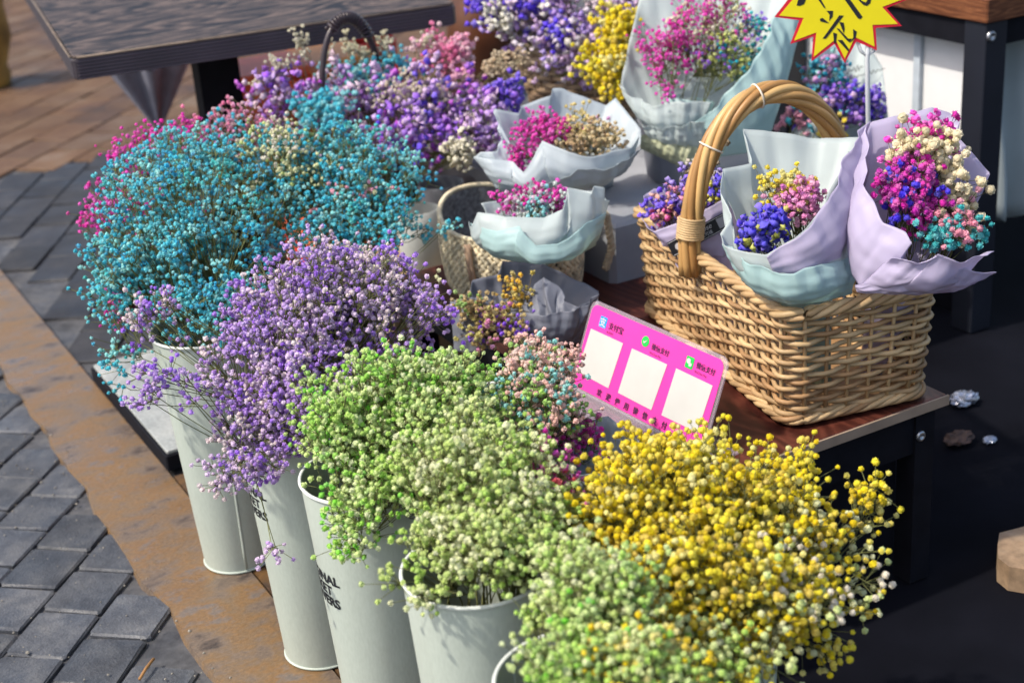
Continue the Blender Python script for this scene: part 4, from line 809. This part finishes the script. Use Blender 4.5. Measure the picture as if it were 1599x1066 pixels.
# statice basket
sc = np.array([1.30, 3.1, 0.3135]); t = thing('flower_basket', 'basket with thin dark arched handle heaped with purple statice', 'basket', sc); SB = t
m_dwick = [mat('dark_wicker_a', (0.035, 0.022, 0.022), rough=0.5, var=0.3, scale=20), mat('dark_wicker_b', (0.05, 0.03, 0.028), rough=0.5, var=0.3, scale=20), mat('dark_wicker_c', (0.028, 0.018, 0.02), rough=0.5, var=0.3, scale=20)]
wicker(t, sc + np.array([0, 0, .006]), np.array([1.0, 0, 0]), np.array([0, 1.0, 0]), 0.24, 0.16, 0.30, 0.22, 0.12, 8, 24, 0.006, m_dwick, oval=True)
m_rattan = mat('dark_rattan', (0.03, 0.018, 0.022), rough=0.35, var=0.3, scale=25, spec=0.5)
hl_ = onb(487, 150, 3.0); ht_ = onb(542, 27, 3.0); hr_ = onb(592, 85, 3.0); hcx = (hl_[0] + hr_[0]) / 2 + .012; hw_ = 0.083; hz = 0.46
u = np.linspace(0, 1, 50); thh = math.pi * (1 - u); zt = float(ht_[2])
HH = np.stack([hcx + hw_ * np.cos(thh), 3.0 + 0.02 * np.cos(thh), hz + (zt - hz) * np.sin(thh) ** 0.55], -1)
q = MB(); q.tube(HH, 0.0072, 8); q.build('handle', m_rattan, t)
q = MB(); i0, i1 = 17, 37; cen_ = HH[i0:i1]; uu = np.linspace(0, 1, 260); cp_ = np.stack([np.interp(uu, np.linspace(0, 1, len(cen_)), cen_[:, k]) for k in range(3)], -1); Tt = np.gradient(cp_, axis=0); Tt /= np.linalg.norm(Tt, axis=1)[:, None]; Yy = np.array([0, 1.0, 0]); Nn2 = np.cross(Tt, Yy); aa = uu * 2 * math.pi * 16
q.tube(cp_ + (np.cos(aa) * .0105)[:, None] * Nn2 + (np.sin(aa) * .0105)[:, None] * Yy, 0.0042, 5); q.build('handle_wrap', m_rattan, t)
ST = [('a86cc8', 4), ('c09cd8', 4), ('d4b4da', 4), ('ead0e0', 3), ('8448c4', 2), ('b04cbc', 2)]
t = thing('flower_bunch', 'heap of purple, violet and lilac statice in the dark handled basket', 'flowers', sc + np.array([0, 0, .02]))
D = 3.3
flowers(t, sc + np.array([0, 0, .03]), [(560, 175, D, 150, 70, 130, ST), (680, 175, D - .05, 90, 75, 90, ST + [('5a38c8', 3)]), (640, 215, D - .15, 90, 40, 50, ST + [('4a2cc8', 4)]), (440, 150, D, 50, 35, 20, ST), (785, 150, D - .1, 35, 18, 16, [('5a38c8', 3), ('6a48d0', 2)]), (745, 200, D - .15, 40, 60, 34, ST)], rad=0.0085, per=6, csize=0.028, shape='floret', anchors=24, singles=150, depthk=0.9)
t = thing('flower_bunch', 'pale turquoise gypsophila tucked among the statice under the dark handle', 'flowers', sc + np.array([0, 0, .021]))
flowers(t, sc + np.array([0, 0, .03]), [(560, 128, D + .03, 70, 22, 40, [('6ecbd0', 3), ('a8dcdc', 3), ('3fb4c4', 2)]), (505, 172, D - .12, 50, 26, 30, [('3fb4c4', 3), ('8fd4d8', 2)]), (610, 120, D, 30, 30, 12, [('57c0cc', 3)])], rad=0.0055, anchors=8)
t = thing('flower_bunch', 'rosy pink sprigs rising above the statice by the table corner', 'flowers', sc + np.array([0, 0, .022]))
flowers(t, sc + np.array([0, 0, .03]), [(675, 90, D + .05, 45, 28, 26, [('f0a8bc', 3), ('e8749c', 2), ('f6d2d4', 2)]), (720, 90, D + .05, 22, 22, 10, [('f0a8bc', 3), ('f6d2d4', 2)]), (715, 135, D, 30, 20, 10, [('ecb0c4', 3)])], rad=0.0058, anchors=6)
t = thing('flower_bunch', 'dry cream sprigs sticking out of the statice basket', 'flowers', sc + np.array([0, 0, .023]))
flowers(t, sc + np.array([0, 0, .03]), [(470, 75, D, 8, 25, 6, [('ddd6bc', 1)]), (440, 105, D, 16, 12, 5, [('ddd6bc', 1)]), (545, 85, D, 40, 16, 12, [('d9d2b4', 1)]), (600, 75, D, 14, 22, 8, [('d9d2b4', 1)]), (660, 60, D, 8, 10, 2, [('d9d2b4', 1)]), (640, 150, D - .1, 80, 40, 22, [('e0d4bc', 1)]), (780, 110, D, 50, 25, 22, [('c9b493', 2), ('d9c8a8', 1)]), (415, 135, D, 16, 14, 4, [('ddd6bc', 1)])], rad=0.004, per=8, anchors=9, csize=.018, stemcol=(0.3, 0.26, 0.16))
t = thing('flower_bunch', 'single creamy white statice head hanging at the front of the statice basket', 'flowers', sc + np.array([0, 0, .024]))
flowers(t, sc + np.array([0, 0, .03]), [(715, 240, D - .22, 18, 24, 16, [('efe8cf', 1)])], rad=0.007, shape='floret', anchors=2)

# rear wicker basket
rc = np.array([1.86, 3.02, 0.4515]); t = thing('flower_basket', 'round brown wicker basket with white, lilac and yellow flowers at the back', 'basket', rc)
m_bw = [mat('brown_wicker_a', (0.25, 0.17, 0.1), rough=0.6, var=0.3, scale=20), mat('brown_wicker_b', (0.33, 0.24, 0.15), rough=0.6, var=0.3, scale=20), mat('brown_wicker_c', (0.17, 0.11, 0.065), rough=0.6, var=0.3, scale=20)]
wicker(t, rc + np.array([0, 0, .006]), np.array([1.0, 0, 0]), np.array([0, 1.0, 0]), 0.22, 0.22, 0.30, 0.30, 0.16, 11, 26, 0.0065, m_bw, oval=True)
rh = onb(945, 10, 3.0); u = np.linspace(0, 1, 40); thh = math.pi * (1 - u); HH = np.stack([rc[0] + .05 + 0 * u, rc[1] + 0.13 * np.cos(thh), 0.6 + 0.42 * np.sin(thh) ** .6], -1)
q = MB(); q.tube(HH, 0.007, 8); q.build('handle', m_rattan, t)
t = thing('flower_bunch', 'lilac and white statice with deep violet heads in the rear wicker basket', 'flowers', rc + np.array([0, 0, .05])); D2 = 3.45
flowers(t, rc + np.array([0, 0, .06]), [(850, 30, D2, 90, 50, 90, [('c9a6d8', 4), ('e2cce0', 4), ('efe8e0', 2), ('b08ad0', 2)]), (890, 80, D2 - .1, 60, 45, 60, [('d8b8dc', 4), ('e8dce4', 3), ('b49ad8', 2)]), (775, 20, D2, 28, 22, 16, [('5c3cc8', 3)]), (830, 20, D2 - .05, 30, 20, 10, [('4f30c8', 3)]), (875, 55, D2 - .12, 18, 14, 7, [('4a2cc8', 3)]), (780, 40, D2 - .06, 20, 20, 10, [('f0ecdc', 3)]), (960, 20, D2, 60, 30, 30, [('d8b8dc', 3), ('b49ad8', 2), ('f0d8e0', 2)])], rad=0.0088, per=6, csize=.028, shape='floret', anchors=18, singles=100)
t = thing('flower_bunch', 'yellow gypsophila at the right of the rear wicker basket', 'flowers', rc + np.array([0, 0, .051]))
flowers(t, rc + np.array([.04, -.03, .06]), [(965, 50, D2 - .22, 38, 30, 40, YE), (945, 100, D2 - .25, 42, 35, 44, YE), (960, 150, D2 - .3, 14, 10, 2, YE)], rad=0.0058, shape='ball', anchors=7, tipcol=.12)

# ================================================================== STARBURST PRICE SIGN
spn = nrm(np.array([-FW[0], -FW[1], 0.12])); spo = onb(1352, 90, 1.93)
se1 = nrm(np.cross([0, 0, 1.0], spn)); se2 = np.cross(spn, se1)
def stp(x, y): p = onp(x, y, spo, spn) - spo; return (float(p @ se1), float(p @ se2))
SP = [(1209, 27), (1248, 32), (1234, 69), (1270, 57), (1267, 96), (1303, 69), (1319, 99), (1337, 65), (1369, 79), (1367, 44), (1408, 41), (1384, 13), (1420, -2), (1388, -28), (1402, -72), (1357, -62), (1332, -110), (1306, -68), (1262, -98), (1256, -52), (1208, -58), (1241, -14)][::-1]
SP = SP if True else SP
SPI = [(1315 + (x - 1315) * (0.9 if i % 2 == 0 else 0.93), -5 + (y + 5) * (0.9 if i % 2 == 0 else 0.93)) for i, (x, y) in enumerate(SP)]
t = thing('price_sign', 'yellow starburst card with red border and black brush lettering on a clear stick', 'sign', onb(1365, 300, 1.9) * np.array([1, 1, 0]) + np.array([0, 0, ZB + .02]))
def star(poly, off, th, name, m, par=None):
    P = [stp(*c) for c in poly]; area = sum(P[i][0] * P[(i + 1) % len(P)][1] - P[(i + 1) % len(P)][0] * P[i][1] for i in range(len(P)))
    if area < 0: P = P[::-1]
    q = MB(); q.prism(P, spo + spn * off, se1, se2, th); return q.build(name, m, par or t, False)
star(SP, 0, 0.0012, 'red_border', mat('red_card', (0.6, 0.008, 0.03), rough=0.45, var=0.05)); yf = star(SPI, 0.0014, 0.0006, 'yellow_face', mat('yellow_card', (0.78, 0.66, 0.005), rough=0.42, var=0.03))
Z4 = lambda pts: [(1200 + x / 7.268, y / 7.268) for x, y in pts]
for s in ([(655, 125), (730, 125), (725, 190), (685, 240), (690, 170)], [(580, 215), (610, 205), (685, 265), (650, 262), (585, 245)], [(800, 175), (850, 180), (650, 440), (610, 440), (640, 400)], [(800, 250), (850, 260), (862, 330), (852, 380), (830, 330)],
          [(765, 320), (800, 330), (900, 440), (945, 440), (920, 488), (880, 455)], [(730, 370), (775, 385), (760, 500), (740, 490)], [(780, 455), (835, 455), (910, 560), (905, 590)], [(955, 330), (1000, 362), (985, 430), (930, 480), (960, 420)],
          [(350, -60), (430, -60), (420, 0), (400, 50), (350, 70), (315, 65)], [(520, -60), (560, -60), (650, 100), (625, 90)], [(820, -60), (890, -50), (925, 0), (1065, 195), (1040, 220), (1010, 210)], [(960, -60), (1010, -60), (1050, 10), (1100, 30), (1140, -30), (1165, -20), (1150, 40), (1115, 70), (1070, 58)]):
    star(Z4(s), 0.0022, 0.0003, 'brush_stroke', m_ink, yf)
m_clear = mat('clear_stick', (0.62, 0.64, 0.66), rough=0.2, var=0.02, alpha=0.25)
q = MB(); s0 = onp(1356, 62, spo - spn * .004, spn); s1 = onp(1354, 92, spo - spn * .004, spn); s2 = np.array([t.location.x, t.location.y, t.location.z]); q.tube([s0, s1, s2], 0.0042, 8); q.build('stick', m_clear, t)
q = MB(); q.tube([onp(1337, 60, spo - spn * .004, spn), onp(1344, 80, spo - spn * .004, spn), onp(1354, 88, spo - spn * .004, spn), onp(1364, 80, spo - spn * .004, spn), onp(1366, 66, spo - spn * .004, spn)], 0.003, 6); q.build('clip', m_clear, t)

# ================================================================== DARK WOODEN TABLE (upper left)
m_dwood = woodmat('dark_grey_wood', (0.012, 0.01, 0.012), (0.17, 0.12, 0.095), (1.5, 6, 1), 0.55, 2.6, 0.25)
m_edge = mat('dark_edge', (0.035, 0.028, 0.036), rough=0.45, var=0.2, scale=8, stretch=(1, 1, 8))
m_rib = mat('edge_rib', (0.075, 0.06, 0.075), rough=0.5, var=0.2, scale=8); ZT = 0.75; ang = math.atan2(3.157 - 3.281, 1.611 - .747); ta = np.array([math.cos(ang), math.sin(ang), 0]); tb = np.array([-math.sin(ang), math.cos(ang), 0])
tcor = np.array([0.747, 3.281, 0.0]); t = thing('wooden_table', 'dark grey-brown wooden table with ribbed edge at the upper left', 'table', (1.1, 3.6, 0))
def orient(q):
    for v in q.v: 
        w = v.copy(); v[:] = tcor + w[:, :1] * ta + w[:, 1:2] * tb; v[:, 2] = w[:, 2]
    return q
q = MB(); q.box(0.0, 0.873, 0.0, 1.25, ZT - 0.052, ZT - 0.004, 0.008); tt_ = orient(q).build('table_top', m_edge, t, False)
q = MB(); q.box(0.003, 0.870, 0.003, 1.247, ZT - 0.0038, ZT, 0.006); orient(q).build('veneer', m_dwood, tt_, False)
for i in range(6): q = MB(); zz = ZT - 0.012 - i * 0.0072; q.box(0.01, 0.863, -0.0022, 0.004, zz - 0.0022, zz + 0.0022, 0.001); orient(q).build('edge_rib', m_rib, tt_, False)
q = MB(); q.tube([tcor + ta * x + np.array([0, 0, ZT - .002]) - tb * 0.0005 for x in (0.012, .4, .86)], 0.0022, 6); q.build('pale_edge', mat('pale_edge', (0.2, 0.15, 0.11), rough=0.5, var=0.4, scale=20), tt_)  # thin paler strip along the upper edge of the table top
q = MB(); q.tube([tcor + tb * y + np.array([0, 0, ZT - .002]) - ta * 0.0005 for y in (0.012, .6, 1.24)], 0.0022, 6); q.build('pale_edge', MATS['pale_edge'], tt_)
q = MB(); q.box(0.32, 0.42, 0.35, 0.45, 0.012, ZT - 0.053); orient(q).build('pedestal', m_black, t, False)
q = MB(); q.box(0.12, 0.62, 0.18, 0.62, 0.0, 0.012, 0.003); orient(q).build('foot_plate', m_black, t, False)
# folded grey umbrella hanging under the table
uc = onb(240, 150, 4.6); t = thing('folded_umbrella', 'folded grey umbrella standing beyond the dark table', 'umbrella', (uc[0], uc[1], 0))
uz0 = float(onb(245, 198, 4.6)[2]); uz1 = float(onb(240, 95, 4.6)[2]); q = MB(); n = 40; v = []; f = []
for j in range(12):
    s = j / 11
    for i in range(n): a = 2 * math.pi * i / n; r = (0.012 + 0.10 * s) * (1 + 0.28 * math.cos(7 * a)); v.append((uc[0] + r * math.cos(a), uc[1] + r * math.sin(a), uz0 + (uz1 - uz0) * s))
f = [(j * n + i, j * n + (i + 1) % n, (j + 1) * n + (i + 1) % n, (j + 1) * n + i) for j in range(11) for i in range(n)]
q.add(v, f); q.build('canopy', mat('grey_fabric', (0.2, 0.2, 0.25), rough=0.7), t); q = MB(); q.tube([(uc[0], uc[1], 0), (uc[0], uc[1], uz1 + .05)], 0.009, 8); q.build('pole', m_black, t)
# stools under and beyond the table
def stool(x, y, s, h, m, label, m2=None):
    t = thing('plastic_stool', label, 'stool', (x, y, 0))
    q = MB(); q.box(x - s, x + s, y - s, y + s, h - 0.03, h, 0.015); q.build('seat', m, t, False)
    for sx in (-1, 1):
        for sy in (-1, 1):
            q = MB(); q.tube([(x + sx * (s + .03), y + sy * (s + .03), 0), (x + sx * (s - .03), y + sy * (s - .03), h - .031)], [0.02, 0.028], 6); q.build('leg', m2 or m, t)
    q = MB(); q.box(x - s - .002, x + s + .002, y - s - .002, y + s + .002, h - .13, h - .035, 0.01); q.build('apron', m, t, False)
p_ = onz(410, 100, 0.45); stool(p_[0], p_[1], 0.13, 0.45, m_orange, 'bright orange plastic stool under the dark wooden table')
p_ = onz(500, 95, 0.44); stool(p_[0] + .05, p_[1] + .1, 0.13, 0.44, mat('amber_plastic', (0.7, 0.25, 0.03), rough=0.45), 'amber plastic stool behind the dark rattan handle')
p_ = onz(575, 85, 0.43); stool(p_[0] + .1, p_[1] + .45, 0.14, 0.43, m_red, 'dark red plastic stool beyond the statice basket')
# clay jar and ochre pot
def pot(p, prof, m, name, label, cat):
    t = thing(name, label, cat, p); q = MB(); q.lathe(prof, 40, p); q.build('body', m, t, autos=50)
    q = MB(); a = np.linspace(0, 2 * math.pi, 40, endpoint=False); rr, zz = prof[-1]; q.tube(np.stack([p[0] + rr * np.cos(a), p[1] + rr * np.sin(a), p[2] + zz + 0 * a], -1), 0.012, 6, True); q.build('rim', m, t)
p_ = onz(765, 140, 0.0); pot((p_[0], p_[1], 0), [(0, 0), (.08, 0), (.13, .1), (.15, .22), (.12, .36), (.08, .42), (.09, .46)], mat('brown_glaze', (0.09, 0.03, 0.012), rough=0.35, var=0.4, scale=6), 'clay_jar', 'dark brown glazed jar on the paving behind the rear basket', 'jar')
p_ = onz(2, 130, 0.0); pot((p_[0] - .05, p_[1], 0), [(0, 0), (.09, 0), (.1, .04), (.09, .08), (.13, .2), (.12, .36)], mat('ochre_glaze', (0.3, 0.16, 0.03), rough=0.5, var=0.5, scale=7), 'ochre_pot', 'ochre pot on dark base at the left edge', 'pot')

# ================================================================== RIGHT TABLE, WHITE DOOR, CURTAIN
m_rw = woodmat('orange_wood', (0.1, 0.032, 0.012), (0.24, 0.09, 0.035), (1, 1, 8), 0.45, 5.0)
cR = onz(1541, 38, 0.70); X0, Y0 = float(cR[0]), float(cR[1])
t = thing('wooden_table', 'orange-brown wooden table on black frame at the upper right', 'table', (X0 + .4, Y0 + .5, 0))
q = MB(); q.box(X0, X0 + 1.1, Y0, Y0 + 1.15, 0.70, 0.75, 0.003); q.build('table_top', m_rw, t, False)
q = MB(); q.box(X0 + .012, X0 + .04, Y0 + .07, Y0 + 1.08, 0.645, 0.699); q.box(X0 + .07, X0 + 1.05, Y0 + .012, Y0 + .04, 0.645, 0.699); q.build('apron', m_black, t, False)
m_navy = mat('black_enamel', (0.014, 0.016, 0.024), rough=0.4, var=0.15, scale=10, spec=0.35)
for y in (Y0 + .008, Y0 + .655, Y0 + 1.07):
    for x in (X0 + .008, X0 + 1.03): q = MB(); q.box(x, x + 0.062, y, y + 0.062, 0.0, 0.698, 0.002); q.build('leg', m_navy, t, False)
bolt(onb(1547, 57, Y0 + .008), (0, -1, 0), 0.012, t)
m_wd = mat('white_enamel', (0.8, 0.8, 0.8), rough=0.35, var=0.02); m_wf = mat('bluish_frame', (0.5, 0.56, 0.62), rough=0.4)
t = thing('white_door', 'white panelled door standing behind the upper right table', 'door', (X0 + .25, Y0 + 1.0, 0)); xd = X0 + .076
q = MB(); q.box(xd, xd + .03, Y0 + .12, Y0 + 1.6, 0.02, 1.5); q.build('leaf', m_wd, t, False)
q = MB(); q.box(xd - .004, xd + .034, Y0 + .115, Y0 + 1.605, 0.0, 0.40); q.build('dark_cover', m_black, t, False)  # black sheet added over the lower door to keep it dark
pz = ona(1415, 70, xd)
q = MB(); q.box(xd - .012, xd - .001, Y0 + .255, Y0 + .275, 0.402, 1.48); q.build('stile', m_wf, t, False)
q = MB(); q.box(xd - .010, xd - .001, Y0 + .277, Y0 + 1.58, pz[2] + .012, pz[2] + .05); q.build('rail', m_wd, t, False)
# curtain
t = thing('curtain', 'grey-green hanging curtain under the table at the right edge', 'curtain', (X0 + .5, Y0 + .25, 0.2))
q = MB(); nu, nv = 90, 14; v = []
zb0 = float(onb(1565, 335, Y0 + .12)[2])
for j in range(nv):
    s = j / (nv - 1)
    for i in range(nu):
        u_ = i / (nu - 1); v.append((X0 + .085 + .85 * u_, Y0 + .12 + (0.018 + .02 * s) * math.sin(u_ * 55 + 0.6 * math.sin(s * 5)) + .01 * math.sin(u_ * 21 + s * 3), 0.695 - s * (0.695 - zb0 - 0.02 * math.sin(u_ * 30))))
q.add(v, [(j * nu + i, j * nu + i + 1, (j + 1) * nu + i + 1, (j + 1) * nu + i) for j in range(nv - 1) for i in range(nu - 1)]); solid(q.build('cloth', mat('grey_green_cloth', (0.5, 0.56, 0.57), rough=0.7, trans=0.3, var=0.25, scale=3), t), 0.001)
q = MB(); q.tube([(X0 + .071, Y0 + .12, .688), (X0 + 1.029, Y0 + .12, .688)], .005, 8); q.build('rail', m_steel, t)

# ================================================================== LITTER AND STONE ON THE DARK FLOOR
def crumple(p, s, m, label, name, seed, flat=0.6):
    g_ = np.random.default_rng(seed); v, f_ = ico(2); v = v * (1 + 0.45 * (g_.random((len(v), 1)) - .5)); v[:, 2] *= flat; v = v * s; v[:, 2] -= v[:, 2].min(); v[:, 0] *= 1.4
    q = MB(); q.add(v + np.asarray(p), f_); tag(q.build(name, m, None, False), label, 'litter')
m_foil = mat('silver_foil', (0.4, 0.42, 0.5), rough=0.25, metal=0.7, var=0.3, scale=30)
p_ = onz(1505, 630, 0); crumple((p_[0], p_[1], -.002), .022, m_foil, 'crumpled silver wrapper on the dark floor beside the basket end', 'foil_wrapper', 3)
p_ = onz(1497, 692, 0); crumple((p_[0], p_[1], -.002), .022, mat('dry_leaf', (0.06, 0.035, 0.028), rough=0.7, var=0.5, scale=50), 'curled brown dry leaf on the dark floor', 'dry_leaf', 5, .5)
p_ = onz(1545, 690, 0); crumple((p_[0], p_[1], -.002), .01, m_foil, 'tiny scrap of silver paper beside the dry leaf', 'paper_scrap', 6)
p_ = onz(1585, 915, 0); t = thing('stone_slab', 'broken beige stone at the lower right edge', 'stone', (p_[0] + .05, p_[1], 0))
q = MB(); poly = [(-.06, .03), (-.066, .0), (-.045, -.03), (-.02, -.045), (.01, -.09), (.06, -.084), (.1, -.1), (.17, -.05), (.22, .0), (.2, .1), (.08, .07), (.0, .085), (-.03, .06)]; q.prism(poly, np.array([p_[0] + .05, p_[1], -.002]), (1, 0, 0), (0, 1, 0), .045); q.build('stone', blotch('beige_stone', [(0.2, 0.13, 0.075), (0.3, 0.2, 0.12), (0.36, 0.26, 0.17)], 12, (.6, .9), .5), t, False)
tw = MB(); a_ = onz(218, 1060, 0.003); b_ = onz(240, 1028, 0.004); tw.tube([a_, (a_ + b_) / 2 + np.array([0, 0, .002]), b_], 0.0028, 5); tag(tw.build('twig', mat('twig', (0.3, 0.15, 0.05), rough=.7)), 'short orange-brown twig lying on a grey paver', 'twig')
